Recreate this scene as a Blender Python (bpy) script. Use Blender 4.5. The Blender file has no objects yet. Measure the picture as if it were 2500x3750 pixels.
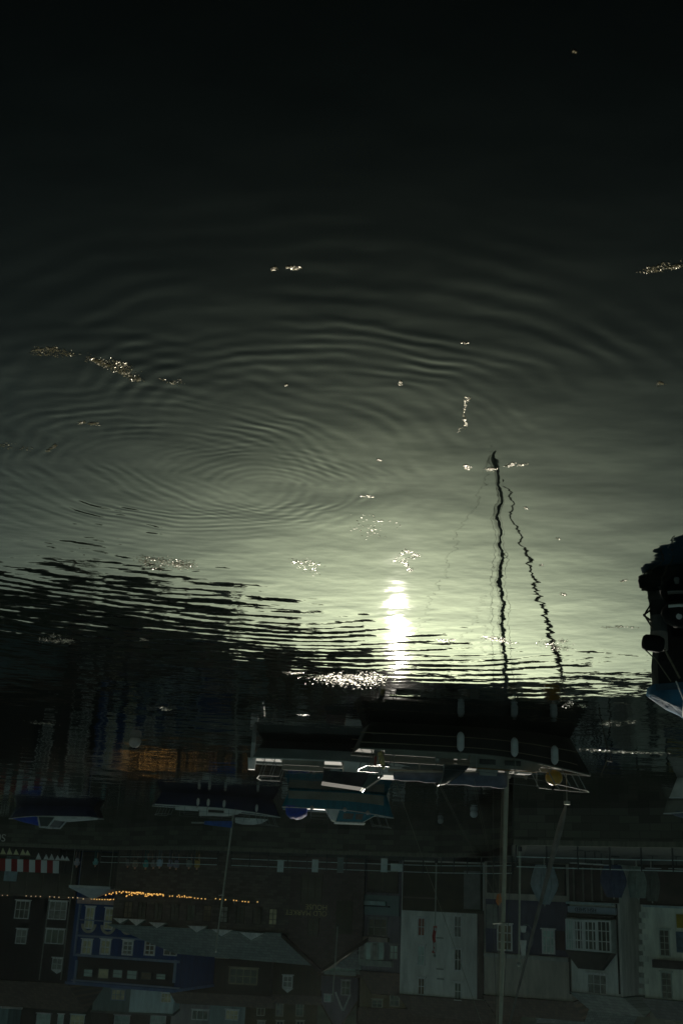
import bpy, math, random
from mathutils import Vector, Matrix
R = math.radians
SC = bpy.context.scene
COL = SC.collection

# ------------------------------------------------------------------ camera
H = 5.0                      # eye height above the water (m)
FPX = 4000.0                 # focal length in photo pixels (photo 2500 x 3750)
ROLL = 0.045                 # the photograph hangs upside down, plus this tilt
TH = math.atan(1395.0 / FPX * math.cos(ROLL))
FW = Vector((0, math.cos(TH), -math.sin(TH)))
R0 = Vector((1, 0, 0)); U0 = Vector((0, math.sin(TH), math.cos(TH)))
RP = -math.cos(ROLL) * R0 - math.sin(ROLL) * U0
UP = math.sin(ROLL) * R0 - math.cos(ROLL) * U0
EYE = Vector((0, 0, H))
cam = bpy.data.cameras.new('camera')
cam.sensor_fit = 'VERTICAL'; cam.sensor_height = 36.0
cam.lens = 36.0 * FPX / 3750.0
cam.clip_start = 0.1; cam.clip_end = 6000
camo = bpy.data.objects.new('camera', cam); COL.objects.link(camo)
M = Matrix.Identity(4)
for i in range(3):
    M[i][0] = RP[i]; M[i][1] = UP[i]; M[i][2] = -FW[i]; M[i][3] = EYE[i]
camo.matrix_world = M
SC.camera = camo

# ------------------------------------------------------------------ light
SUN_EL = R(13.4); SUN_AZ = R(-3.3)       # azimuth from +Y towards +X
sd = Vector((math.sin(SUN_AZ) * math.cos(SUN_EL), math.cos(SUN_AZ) * math.cos(SUN_EL), math.sin(SUN_EL)))
sun = bpy.data.lights.new('sun', 'SUN'); sun.energy = 3.0; sun.angle = R(0.5); sun.color = (1, 0.93, 0.8)
suno = bpy.data.objects.new('sun', sun); COL.objects.link(suno)
suno.rotation_euler = sd.to_track_quat('Z', 'Y').to_euler(); suno.location = (0, 60, 80)
w = bpy.data.worlds.new('World'); SC.world = w; w.use_nodes = True
nt = w.node_tree; nt.nodes.clear()
sky = nt.nodes.new('ShaderNodeTexSky'); sky.sky_type = 'NISHITA'; sky.sun_disc = False
sky.sun_elevation = SUN_EL; sky.sun_rotation = SUN_AZ
sky.air_density = 1.0; sky.dust_density = 1.2; sky.ozone_density = 1.0
bw = nt.nodes.new('ShaderNodeHueSaturation'); bw.inputs['Saturation'].default_value = 0.5
tint = nt.nodes.new('ShaderNodeMix'); tint.data_type = 'RGBA'; tint.blend_type = 'MULTIPLY'
tint.inputs[0].default_value = 1.0; tint.inputs[7].default_value = (0.76, 1.0, 0.83, 1)
bg = nt.nodes.new('ShaderNodeBackground'); bg.inputs[1].default_value = 0.05
wo = nt.nodes.new('ShaderNodeOutputWorld')
sc1 = nt.nodes.new('ShaderNodeVectorMath'); sc1.operation = 'SCALE'; sc1.inputs['Scale'].default_value = 1 / 8.0
gm = nt.nodes.new('ShaderNodeGamma'); gm.inputs[1].default_value = 1.62
sc2 = nt.nodes.new('ShaderNodeVectorMath'); sc2.operation = 'SCALE'; sc2.inputs['Scale'].default_value = 8.0
nt.links.new(sky.outputs[0], bw.inputs['Color']); nt.links.new(bw.outputs[0], sc1.inputs[0]); nt.links.new(sc1.outputs[0], gm.inputs[0])
nt.links.new(gm.outputs[0], sc2.inputs[0]); nt.links.new(sc2.outputs[0], tint.inputs[6])
nt.links.new(tint.outputs[2], bg.inputs[0]); nt.links.new(bg.outputs[0], wo.inputs[0])
SC.view_settings.view_transform = 'Standard'; SC.view_settings.look = 'None'
SC.view_settings.exposure = -0.38; SC.view_settings.gamma = 1.0
try:
    SC.cycles.use_denoising = True
    SC.cycles.max_bounces = 6; SC.cycles.diffuse_bounces = 2; SC.cycles.glossy_bounces = 4
except Exception:
    pass

# ------------------------------------------------------------------ photo pixel -> place
def ray(X, Y):
    return FW * FPX + RP * (X - 1250.0) - UP * (Y - 1875.0)
def P(X, Y, d):
    v = ray(X, Y); return EYE + v * (d / v.y)
def PZ(X, Y, z):
    v = ray(X, Y); return EYE + v * ((z - H) / v.z)
def W(X, Y):
    return PZ(X, Y, 0.0)
def hor(X):
    return 3270.0 + 0.045 * (X - 1250.0)
def plan(X, d):
    p = P(X, hor(X), d); return Vector((p.x, p.y, 0))

# ------------------------------------------------------------------ materials
MATS = {}
def mat(name, col, rough=0.7, var=0.25, scale=2.0, metal=0.0, spec=0.5, emit=None, bump=0.0):
    if name in MATS: return MATS[name]
    col = tuple(min(0.78, c * 2.2) for c in col)
    m = bpy.data.materials.new(name); m.use_nodes = True; MATS[name] = m
    n = m.node_tree.nodes; l = m.node_tree.links; b = n['Principled BSDF']
    b.inputs['Roughness'].default_value = rough; b.inputs['Metallic'].default_value = metal
    b.inputs['Specular IOR Level'].default_value = spec
    tc = n.new('ShaderNodeTexCoord'); nz = n.new('ShaderNodeTexNoise')
    nz.inputs['Scale'].default_value = scale; nz.inputs['Detail'].default_value = 6
    if 'render' in name or 'stone' in name or 'paint' == name[-5:]:      # rain streaks and stains run down the walls
        var = max(var, 0.32); sm = n.new('ShaderNodeMapping'); sm.inputs['Scale'].default_value = (2.2, 2.2, 0.45)
        l.new(tc.outputs['Object'], sm.inputs[0]); l.new(sm.outputs[0], nz.inputs['Vector']); nz.inputs['Roughness'].default_value = 0.68
    else: l.new(tc.outputs['Object'], nz.inputs['Vector'])
    rp = n.new('ShaderNodeValToRGB')
    rp.color_ramp.elements[0].position = 0.3; rp.color_ramp.elements[1].position = 0.7
    rp.color_ramp.elements[0].color = tuple(c * (1 - var) for c in col) + (1,)
    rp.color_ramp.elements[1].color = tuple(min(1, c * (1 + var)) for c in col) + (1,)
    l.new(nz.outputs[0], rp.inputs[0]); l.new(rp.outputs[0], b.inputs['Base Color'])
    if bump:
        bp = n.new('ShaderNodeBump'); bp.inputs['Distance'].default_value = bump
        l.new(nz.outputs[0], bp.inputs['Height']); l.new(bp.outputs[0], b.inputs['Normal'])
    if emit:
        b.inputs['Emission Color'].default_value = emit[:3] + (1,); b.inputs['Emission Strength'].default_value = emit[3]
    return m
def striped(name, c1, c2, pitch):
    c1, c2 = [tuple(min(0.78, c * 2.0) for c in q) for q in (c1, c2)]
    m = mat(name, c1, 0.8); n = m.node_tree.nodes; l = m.node_tree.links
    tc = n.new('ShaderNodeTexCoord'); sx = n.new('ShaderNodeSeparateXYZ'); l.new(tc.outputs['Object'], sx.inputs[0])
    a = n.new('ShaderNodeMath'); a.operation = 'DIVIDE'; a.inputs[1].default_value = pitch; l.new(sx.outputs[0], a.inputs[0])
    f = n.new('ShaderNodeMath'); f.operation = 'FRACT'; l.new(a.outputs[0], f.inputs[0])
    g = n.new('ShaderNodeMath'); g.operation = 'GREATER_THAN'; g.inputs[1].default_value = 0.5; l.new(f.outputs[0], g.inputs[0])
    mx = n.new('ShaderNodeMix'); mx.data_type = 'RGBA'; mx.inputs[6].default_value = c1 + (1,); mx.inputs[7].default_value = c2 + (1,)
    l.new(g.outputs[0], mx.inputs[0]); l.new(mx.outputs[2], n['Principled BSDF'].inputs['Base Color'])
    return m
def courses(name, col, mortar, bw_=0.5, bh=0.22, var=0.3, rough=0.85):
    m = mat(name, col, rough, var); col = tuple(c * 2.2 for c in col); mortar = tuple(c * 2 for c in mortar); n = m.node_tree.nodes; l = m.node_tree.links
    tc = n.new('ShaderNodeTexCoord'); mp = n.new('ShaderNodeMapping'); l.new(tc.outputs['Object'], mp.inputs[0])
    mp.inputs['Rotation'].default_value = (R(90), 0, 0)
    bt = n.new('ShaderNodeTexBrick'); bt.inputs['Scale'].default_value = 1.0
    bt.inputs['Brick Width'].default_value = bw_; bt.inputs['Row Height'].default_value = bh
    bt.inputs['Mortar Size'].default_value = 0.012
    bt.inputs['Color1'].default_value = tuple(c * (1 - var) for c in col) + (1,)
    bt.inputs['Color2'].default_value = tuple(c * (1 + var) for c in col) + (1,)
    bt.inputs['Mortar'].default_value = mortar + (1,)
    l.new(mp.outputs[0], bt.inputs[0]); l.new(bt.outputs[0], n['Principled BSDF'].inputs['Base Color'])
    return m
glass_d = mat('window_glass', (0.02, 0.022, 0.022), 0.12, 0.3, 0.6)
glass_c = mat('curtained_glass', (0.30, 0.27, 0.17), 0.25, 0.35, 1.5)  # yellowish reflection put into the pane colour
glass_t = mat('pale_blind_glass', (0.24, 0.30, 0.28), 0.3, 0.3, 1.2)  # pale greenish reflection put into the pane colour
glass_r = mat('red_curtain_glass', (0.16, 0.05, 0.035), 0.3, 0.3, 1.2)
white_p = mat('white_paint', (0.42, 0.44, 0.42), 0.6, 0.1, 3, spec=0.3)
white_g = mat('white_gelcoat', (0.36, 0.37, 0.34), 0.7, 0.2, 1.5, spec=0.04)
grey_g = mat('grey_gelcoat', (0.13, 0.13, 0.11), 0.75, 0.2, 1.5, spec=0.04)
navy_h = mat('navy_gelcoat', (0.010, 0.014, 0.035), 0.2, 0.2, 1)
dark_h = mat('dark_hull', (0.010, 0.010, 0.007), 0.35, 0.2, 1)
black_h = mat('black_hull', (0.005, 0.0055, 0.006), 0.45, 0.4, 2, spec=0.3)
turq = mat('turquoise_paint', (0.012, 0.10, 0.14), 0.35, 0.15, 2)
blue_c = mat('blue_canvas', (0.02, 0.06, 0.22), 0.75, 0.25, 3, bump=0.02)
royal_c = mat('royal_blue_tarp', (0.010, 0.035, 0.22), 0.75, 0.3, 4, bump=0.03, spec=0.15)
slate_c = mat('slate_canvas', (0.075, 0.085, 0.115), 0.8, 0.25, 4, bump=0.02)
teal_c = mat('teal_tarp', (0.03, 0.09, 0.15), 0.75, 0.35, 3, bump=0.05, spec=0.12)
alu = mat('brushed_alloy', (0.17, 0.175, 0.16), 0.4, 0.15, 4, metal=0.6)
steel = mat('stainless_steel', (0.12, 0.125, 0.12), 0.4, 0.1, 5, metal=0.9)
wood = mat('varnished_wood', (0.16, 0.09, 0.03), 0.6, 0.3, 6, spec=0.2)
rope_m = mat('rope', (0.10, 0.085, 0.06), 0.9, 0.3, 20)
pale_f = mat('pale_fender', (0.36, 0.38, 0.35), 0.45, 0.15, 4)
rubber = mat('black_rubber', (0.005, 0.005, 0.005), 0.75, 0.3, 6, spec=0.2)
yellow_b = mat('yellow_buoy', (0.33, 0.17, 0.02), 0.4, 0.15, 5)
dark_wd = mat('dark_timber', (0.03, 0.025, 0.02), 0.7, 0.3, 4)
slate_r = courses('slate_roof', (0.055, 0.06, 0.055), (0.02, 0.02, 0.02), 0.4, 0.25, 0.25, 0.6)
slate_l = courses('light_slate_roof', (0.11, 0.13, 0.115), (0.05, 0.05, 0.05), 0.4, 0.25, 0.2, 0.7)
brown_r = courses('brown_tile_roof', (0.05, 0.032, 0.02), (0.02, 0.015, 0.01), 0.3, 0.25, 0.3, 0.8)

# ------------------------------------------------------------------ mesh helpers
class MB:
    def __init__(s): s.v = []; s.f = []
    def box(s, x0, x1, y0, y1, z0, z1, t=(1, 1)):
        """t scales the top face about its middle"""
        cx, cy = (x0 + x1) / 2, (y0 + y1) / 2; k = len(s.v)
        for z, (a, b) in ((z0, (1, 1)), (z1, t)):
            for x, y in ((x0, y0), (x1, y0), (x1, y1), (x0, y1)):
                s.v.append((cx + (x - cx) * a, cy + (y - cy) * b, z))
        for q in ((3, 2, 1, 0), (4, 5, 6, 7), (0, 1, 5, 4), (1, 2, 6, 5), (2, 3, 7, 6), (3, 0, 4, 7)):
            s.f.append([k + i for i in q])
        return s
    def tube(s, pts, r, n=8, cap=True):
        pts = [Vector(p) for p in pts]; k0 = len(s.v)
        rs = r if isinstance(r, (list, tuple)) else [r] * len(pts)
        for i, p in enumerate(pts):
            d = (pts[min(i + 1, len(pts) - 1)] - pts[max(i - 1, 0)]).normalized()
            a = d.cross(Vector((0, 0, 1)) if abs(d.z) < 0.9 else Vector((1, 0, 0))).normalized(); b = d.cross(a)
            for j in range(n):
                t = 2 * math.pi * j / n; s.v.append(tuple(p + (a * math.cos(t) + b * math.sin(t)) * rs[i]))
        for i in range(len(pts) - 1):
            for j in range(n):
                a = k0 + i * n; j2 = (j + 1) % n
                s.f.append([a + j, a + j2, a + n + j2, a + n + j])
        if cap:
            s.f.append([k0 + j for j in range(n)][::-1]); s.f.append([k0 + (len(pts) - 1) * n + j for j in range(n)])
        return s
    def loft(s, secs, cap=True, closed=True):
        k0 = len(s.v); n = len(secs[0])
        for q in secs: s.v += [tuple(p) for p in q]
        for i in range(len(secs) - 1):
            for j in range(n if closed else n - 1):
                a = k0 + i * n; j2 = (j + 1) % n
                s.f.append([a + j, a + j2, a + n + j2, a + n + j])
        if cap:
            s.f.append([k0 + j for j in range(n)][::-1]); s.f.append([k0 + (len(secs) - 1) * n + j for j in range(n)])
        return s
    def ball(s, c, r, n=10, m=7, sq=(1, 1, 1)):
        k0 = len(s.v)
        for i in range(m + 1):
            t = math.pi * i / m
            for j in range(n):
                u = 2 * math.pi * j / n
                s.v.append((c[0] + r * sq[0] * math.sin(t) * math.cos(u), c[1] + r * sq[1] * math.sin(t) * math.sin(u), c[2] + r * sq[2] * math.cos(t)))
        for i in range(m):
            for j in range(n):
                a = k0 + i * n; j2 = (j + 1) % n; s.f.append([a + j, a + n + j, a + n + j2, a + j2])
        return s
    def poly(s, pts, y0, y1):
        """prism of an x-z outline between two y"""
        k = len(s.v); n = len(pts)
        s.v += [(x, y0, z) for x, z in pts] + [(x, y1, z) for x, z in pts]
        s.f.append([k + i for i in range(n)]); s.f.append([k + n + i for i in range(n)][::-1])
        for i in range(n): s.f.append([k + (i + 1) % n, k + i, k + n + i, k + n + (i + 1) % n])
        return s
    def build(s, name, m, parent=None, smooth=False):
        me = bpy.data.meshes.new(name); me.from_pydata(s.v, [], s.f); me.update()
        me.validate()
        if isinstance(m, (list, tuple)):
            for q in m: me.materials.append(q)
        elif m: me.materials.append(m)
        if smooth:
            for p in me.polygons: p.use_smooth = True
        o = bpy.data.objects.new(name, me); COL.objects.link(o)
        if parent: o.parent = parent
        return o
def tag(o, label, cat, group=None):
    o['label'] = label; o['category'] = cat
    if group: o['group'] = group
    return o
def thing(name, label, cat, loc=(0, 0, 0), rz=0.0, group=None):
    o = bpy.data.objects.new(name, None); COL.objects.link(o); o.empty_display_size = 0.3
    o.location = loc; o.rotation_euler = (0, 0, rz); return tag(o, label, cat, group)
def kind(o, k): o['kind'] = k; return o
def copy_tree(o, parent=None):
    c = o.copy(); COL.objects.link(c)
    if parent: c.parent = parent
    for ch in list(o.children): copy_tree(ch, c)
    return c
def text_mesh(txt, size, name, m, parent, loc, rx=90):
    cu = bpy.data.curves.new('lettering', 'FONT'); cu.body = txt; cu.size = size; cu.extrude = 0.01; cu.space_line = 0.85
    t = bpy.data.objects.new('lettering_curve', cu); COL.objects.link(t)
    dg = bpy.context.evaluated_depsgraph_get()
    me = bpy.data.meshes.new_from_object(t.evaluated_get(dg)); bpy.data.objects.remove(t)
    me.materials.clear(); me.materials.append(m)
    o = bpy.data.objects.new(name, me); COL.objects.link(o); o.parent = parent
    o.location = loc; o.rotation_euler = (R(rx), 0, 0); return o

# ------------------------------------------------------------------ water
def water_material():
    m = bpy.data.materials.new('harbour_water'); m.use_nodes = True
    n = m.node_tree.nodes; l = m.node_tree.links; b = n['Principled BSDF']
    b.inputs['Base Color'].default_value = (0.0010, 0.0024, 0.0018, 1)
    b.inputs['Roughness'].default_value = 0.025; b.inputs['IOR'].default_value = 1.333
    def val(x):
        v = n.new('ShaderNodeValue'); v.outputs[0].default_value = x; return v.outputs[0]
    def mth(op, a, bb=None):
        q = n.new('ShaderNodeMath'); q.operation = op
        for i, x in enumerate((a, bb)):
            if x is None: continue
            if isinstance(x, (int, float)): q.inputs[i].default_value = x
            else: l.new(x, q.inputs[i])
        return q.outputs[0]
    geo = n.new('ShaderNodeNewGeometry'); pos = geo.outputs['Position']
    def noise(sx, sy, scale, detail=2.0, off=0.0, rot=0.0, rough=0.5, dist=0.0):
        mp = n.new('ShaderNodeMapping'); mp.inputs['Scale'].default_value = (sx, sy, 1); mp.inputs['Location'].default_value = (off, off * 1.7, 0)
        mp.inputs['Rotation'].default_value = (0, 0, rot)
        l.new(pos, mp.inputs[0]); t = n.new('ShaderNodeTexNoise'); t.inputs['Scale'].default_value = scale
        t.inputs['Detail'].default_value = detail; t.inputs['Roughness'].default_value = rough; t.inputs['Distortion'].default_value = dist
        l.new(mp.outputs[0], t.inputs[0]); return t.outputs[0]
    def ring(c, lam, slope, r0, wd, wob, ph=0.0, chirp=0.0):
        vd = n.new('ShaderNodeVectorMath'); vd.operation = 'DISTANCE'; l.new(pos, vd.inputs[0]); vd.inputs[1].default_value = (c.x, c.y, 0)
        r = mth('ADD', vd.outputs['Value'], wob)
        arg = mth('ADD', mth('MULTIPLY', r, 2 * math.pi / lam), ph)
        g = mth('DIVIDE', mth('SUBTRACT', r, r0), wd)
        env = mth('EXPONENT', mth('MULTIPLY', mth('MULTIPLY', g, g), -1.0))
        return mth('MULTIPLY', mth('MULTIPLY', mth('SINE', arg), env), slope * lam / (2 * math.pi))
    wb = mth('MULTIPLY', mth('SUBTRACT', noise(1, 1, 0.75, 2.5), 0.5), 0.55)
    wb2 = mth('MULTIPLY', mth('SUBTRACT', noise(1, 1, 0.22, 2, 7), 0.5), 1.8)
    cA = W(640, 1745); cC = W(1210, 1665); cB = W(990, 1790)
    sep = n.new('ShaderNodeSeparateXYZ'); l.new(pos, sep.inputs[0]); px_, py_ = sep.outputs[0], sep.outputs[1]
    def fade(v, a, b_):
        q = n.new('ShaderNodeMapRange'); q.interpolation_type = 'SMOOTHSTEP'; q.inputs['From Min'].default_value = a; q.inputs['From Max'].default_value = b_
        l.new(v, q.inputs['Value']); return q.outputs[0]
    # the rings die out to the right and away from the eye; wind gusts break them up
    sC = mth('SUBTRACT', mth('SUBTRACT', py_, 10.0), px_)
    mC = fade(sC, 4.2, 0.8); mA = fade(sC, 6.5, 2.5)
    gust = fade(noise(1, 1, 0.7, 2, 21), 0.30, 0.62)
    calm = fade(noise(1, 1, 1.1, 2, 31), 0.25, 0.65)
    rc = mth('ADD', mth('ADD', ring(cC, 0.215, 0.036, 2.75, 0.6, wb, 0.5), ring(cC, 0.33, 0.022, 3.9, 1.0, wb, 2.0)), 0.0)
    ra = mth('ADD', mth('ADD', ring(cA, 0.19, 0.030, 1.95, 0.6, wb), ring(cA, 0.30, 0.016, 3.2, 1.0, wb, 1.0)), ring(cB, 0.15, 0.020, 1.1, 0.5, wb))
    parts = [mth('MULTIPLY', mth('MULTIPLY', rc, mC), gust), mth('MULTIPLY', mth('MULTIPLY', ra, mA), calm)]
    fy = fade(mth('ADD', py_, px_), 16.5, 21.5)
    far = ring(cC, 0.62, 0.024, 10.5, 5.5, wb2)
    far2 = ring(cA, 0.40, 0.013, 9.0, 4.5, wb2, 1.3)
    gate = fade(noise(0.5, 1.2, 0.45, 3, 3), 0.34, 0.66)
    lft = mth('SUBTRACT', 1.0, mth('MULTIPLY', fade(px_, 1.0, 4.0), 0.45))
    parts += [mth('MULTIPLY', mth('MULTIPLY', mth('MULTIPLY', far, gate), fy), lft), mth('MULTIPLY', far2, fy)]
    # loose wavelets
    parts.append(mth('MULTIPLY', noise(1, 1, 0.8, 2.5, 11), 0.0125))
    parts.append(mth('MULTIPLY', noise(1, 1, 0.5, 1.0, 17), 0.020))
    parts.append(mth('MULTIPLY', mth('MULTIPLY', noise(1, 1, 2.3, 2, 41), 0.0034), fade(py_, 13.0, 19.0)))
    parts.append(mth('MULTIPLY', mth('MULTIPLY', noise(0.35, 1.0, 1.7, 3, 5), 0.0050), mth('ADD', mth('MULTIPLY', fy, 0.75), 0.25)))
    parts.append(mth('MULTIPLY', mth('MULTIPLY', noise(0.30, 1.0, 4.5, 3, 1), 0.0009), mth('ADD', mth('MULTIPLY', fy, 0.8), 0.2)))
    s = parts[0]
    for p in parts[1:]: s = mth('ADD', s, p)
    bp = n.new('ShaderNodeBump'); bp.inputs['Strength'].default_value = 1.0; bp.inputs['Distance'].default_value = 1.0
    l.new(s, bp.inputs['Height']); l.new(bp.outputs[0], b.inputs['Normal'])
    return m
wm = MB(); wm.v = [(-900, -250, 0), (900, -250, 0), (900, 1500, 0), (-900, 1500, 0)]; wm.f = [[0, 1, 2, 3]]
kind(wm.build('water', water_material()), 'structure')

# ------------------------------------------------------------------ quay and land
QZ = 2.0
edge_px = [(2700, 58), (2500, 59), (2300, 61), (2100, 62.5), (1885, 64), (1880, 80), (1800, 84), (1600, 90), (1250, 94), (850, 97), (600, 101), (400, 110), (200, 112), (0, 113), (-300, 114)]
edge = [plan(x, d) for x, d in edge_px]
edge = [Vector((-120, 50, 0))] + edge + [Vector((130, 116, 0))]
pv = MB()
for p in edge: pv.v += [(p.x, p.y, QZ), (p.x, 175, QZ)]
for i in range(len(edge) - 1): pv.f.append([2 * i, 2 * i + 2, 2 * i + 3, 2 * i + 1])
paving = mat('quay_paving', (0.06, 0.058, 0.05), 0.85, 0.25, 1.5)
kind(pv.build('quay_pavement', paving), 'structure')
stone = courses('quay_stone', (0.055, 0.055, 0.042), (0.03, 0.03, 0.025), 0.9, 0.4, 0.35)
qw = thing('quay_wall', 'dark stone quay wall along the far side of the harbour', 'wall')
q = MB(); q2 = MB()
for i in range(len(edge) - 1):
    a, b = edge[i], edge[i + 1]; d = (b - a).normalized(); nrm = Vector((d.y, -d.x, 0))
    k = len(q.v)
    q.v += [(a.x, a.y, -1), (b.x, b.y, -1), (b.x, b.y, QZ - 0.26), (a.x, a.y, QZ - 0.26)]; q.f.append([k, k + 1, k + 2, k + 3])
    k = len(q2.v); o_ = nrm * 0.08; i_ = nrm * -0.7
    for z in (QZ - 0.255, QZ + 0.03):
        for p in (a + o_, b + o_, b + i_, a + i_): q2.v.append((p.x, p.y, z))
    for f in ((3, 2, 1, 0), (4, 5, 6, 7), (0, 1, 5, 4), (2, 3, 7, 6)): q2.f.append([k + j for j in f])
q.build('wall_face', stone, qw)
q2.build('coping', mat('coping_stone', (0.09, 0.09, 0.07), 0.8, 0.2, 2), qw)
sp = P(9, 3070, 113.4)
text_mesh('S0', 1.0, 'lettering', mat('faded_white_letters', (0.35, 0.35, 0.32), 0.8), qw, (sp.x - 0.7, sp.y - 1.2, sp.z - 0.35))

# hillside: a rising sheet whose skyline is read off its reflection
sil = [(-600, 2000), (0, 2050), (250, 2075), (500, 2100), (700, 2165), (900, 2235), (1100, 2295), (1300, 2335), (1500, 2395), (1700, 2440), (1900, 2465), (2100, 2455), (2300, 2490), (2500, 2520), (3100, 2540)]
def ridge_z(X, d):
    for (a, ya), (b, yb) in zip(sil, sil[1:]):
        if X <= b:
            Y = ya + (yb - ya) * (X - a) / (b - a); break
    v = ray(X, Y); return -v.z / v.y * d - H
hm = MB(); NX = 70; random.seed(4)
prof = [(150, 0.0), (165, 0.12), (190, 0.33), (220, 0.57), (250, 0.78), (275, 0.91), (300, 1.0), (340, 0.97), (480, 0.7), (800, 0.2), (1490, 0.05)]
for i in range(NX + 1):
    X = -600 + 3700 * i / NX
    zr = ridge_z(X, 300) - 4.5
    for d, k in prof:
        p = plan(X, d); z = QZ - 0.05 + (zr - QZ) * k + (random.uniform(-0.8, 0.8) if k > 0.2 else 0)
        hm.v.append((p.x, p.y, z))
n_ = len(prof)
for i in range(NX):
    for j in range(n_ - 1):
        a = i * n_ + j; hm.f.append([a, a + 1, a + n_ + 1, a + n_])
kind(hm.build('hill', mat('hillside_scrub', (0.035, 0.045, 0.022), 0.9, 0.5, 0.15)), 'structure')

# ------------------------------------------------------------------ buildings
class Fac:
    def __init__(s, Xr, dr, Xl, dl):
        s.A = plan(Xr, dr); s.B = plan(Xl, dl); s.d = (s.B - s.A); s.L = s.d.length; s.d.normalize()
        s.n = Vector((s.d.y, -s.d.x, 0)); s.rz = math.atan2(s.d.y, s.d.x)
    def loc(s, X, Y):
        v = ray(X, Y); t = (s.A - EYE).dot(s.n) / v.dot(s.n); p = EYE + v * t
        return (p - s.A).dot(s.d), p.z - QZ
    def rect(s, X0, Y0, X1, Y1):
        yc = (Y0 + Y1) / 2; xc = (X0 + X1) / 2
        return s.loc(X1, yc)[0], s.loc(X0, yc)[0], s.loc(xc, Y0)[1], s.loc(xc, Y1)[1]
WR = random.Random(21)
glass_m = mat('greenish_window_glass', (0.05, 0.06, 0.05), 0.15, 0.5, 0.8)
glass_n = mat('net_curtain_glass', (0.11, 0.11, 0.10), 0.3, 0.6, 1.6)
glass_o = mat('brown_blind_glass', (0.07, 0.05, 0.03), 0.3, 0.5, 1.1)
def window(parent, r, fm=white_p, pane=glass_d, nx=1, ny=1, fw=0.09, sill=True, y=0.0, name='window'):
    a, b, z0, z1 = r; m = MB()
    if pane is glass_d: pane = WR.choice((glass_d, glass_d, glass_m, glass_n, glass_o))
    m.box(a, a + fw, y - 0.09, y + 0.02, z0, z1).box(b - fw, b, y - 0.09, y + 0.02, z0, z1)
    m.box(a + fw, b - fw, y - 0.088, y + 0.02, z0, z0 + fw).box(a + fw, b - fw, y - 0.088, y + 0.02, z1 - fw, z1)
    t = fw * 0.55
    for i in range(1, nx + 1):
        x = a + (b - a) * i / (nx + 1); m.box(x - t / 2, x + t / 2, y - 0.075, y + 0.01, z0 + fw, z1 - fw)
    for i in range(1, ny + 1):
        z = z0 + (z1 - z0) * i / (ny + 1); m.box(a + fw, b - fw, y - 0.070, y + 0.008, z - t / 2, z + t / 2)
    f = m.build(name, fm, parent)
    MB().box(a + fw * 0.5, b - fw * 0.5, y - 0.03, y + 0.005, z0 + fw * 0.5, z1 - fw * 0.5).build('pane', pane, f)
    if sill: MB().box(a - 0.1, b + 0.1, y - 0.17, y + 0.01, z0 - 0.1, z0 - 0.004).build('sill', fm, f)
    return f
def building(name, label, Xr, dr, Xl, dl, Ytop, wall, depth=9.0, roof=('gable_x', 2.5), rmat=None, wins=(), cat='building', shop=None, z0=0.0, chim=0, group=None):
    F = Fac(Xr, dr, Xl, dl)
    zt = F.loc((Xr + Xl) / 2, Ytop)[1] if Ytop > 2000 else Ytop
    t = thing(name, label, cat, (F.A.x, F.A.y, QZ), F.rz, group); L = F.L; rmat = rmat or slate_r
    wallm = MB()
    if roof[0] == 'gable_y':
        wallm.poly([(0, z0), (L, z0), (L, zt), (L / 2, zt + roof[1]), (0, zt)], 0, depth)
    else: wallm.box(0, L, 0, depth, z0, zt)
    wallm.build('wall', wall, t)
    rm = MB(); e = 0.3
    if roof[0] == 'gable_x':
        h = roof[1]; ins = roof[2] if len(roof) > 2 else 0
        s0 = [(-0.15, -e, zt + 0.01), (-0.15 + ins, depth / 2, zt + h), (-0.15, depth + e, zt + 0.01)]
        s1 = [(L + 0.15, -e, zt + 0.01), (L + 0.15 - ins, depth / 2, zt + h), (L + 0.15, depth + e, zt + 0.01)]
        rm.loft([s0, s1])
        zr = zt + h
    elif roof[0] == 'gable_y':
        h = roof[1]; k = 0.22
        for sx in (0, 1):
            x0, xm = (-0.3, L / 2) if sx == 0 else (L + 0.3, L / 2); zz = zt - 0.3 * h / (L / 2)
            a = [(x0, -e, zz + 0.02), (xm, -e, zt + h + 0.02), (xm, -e, zt + h + k), (x0, -e, zz + k)]
            rm.loft([a, [(p[0], depth + e, p[2]) for p in a]])
        zr = zt + h
    else:
        rm.box(-0.12, L + 0.12, -0.16, depth + 0.1, zt + 0.004, zt + roof[1]); zr = zt + roof[1]
    ro = rm.build('roof', rmat, t)
    for i in range(chim):
        x = L * (0.12 + 0.76 * i / max(1, chim - 1)) if chim > 1 else L * 0.2
        c = MB().box(x - 0.5, x + 0.5, depth / 2 - 0.3, depth / 2 + 0.3, zr - 0.8, zr + 1.0).box(x - 0.6, x + 0.6, depth / 2 - 0.4, depth / 2 + 0.4, zr + 1.004, zr + 1.12)
        for j in (-0.28, 0.28): c.tube([(x + j, depth / 2, zr + 1.1), (x + j, depth / 2, zr + 1.5)], 0.13, 8)
        c.build('chimney', mat('chimney_brick', (0.12, 0.07, 0.05), 0.9, 0.3, 4), ro)
    if shop:
        zs = F.loc((Xr + Xl) / 2, shop)[1]; m = MB().box(0.25, L - 0.25, -0.12, 0.01, 0.05, zs)
        sh = m.build('shopfront', mat('shopfront_timber', (0.02, 0.018, 0.016), 0.6, 0.3, 3), t)
        nb = max(2, int(L / 1.8)); g = MB()
        for i in range(nb):
            x0 = 0.4 + (L - 0.8) * i / nb; g.box(x0 + 0.06, x0 + (L - 0.8) / nb - 0.06, -0.135, -0.11, 0.5, zs - 0.25)
        g.build('pane', glass_d, sh)
    for wv in wins:
        kw = dict(wv[4]) if len(wv) > 4 else {}
        window(t, F.rect(*wv[:4]), **kw)
    return t, F, zt
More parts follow.
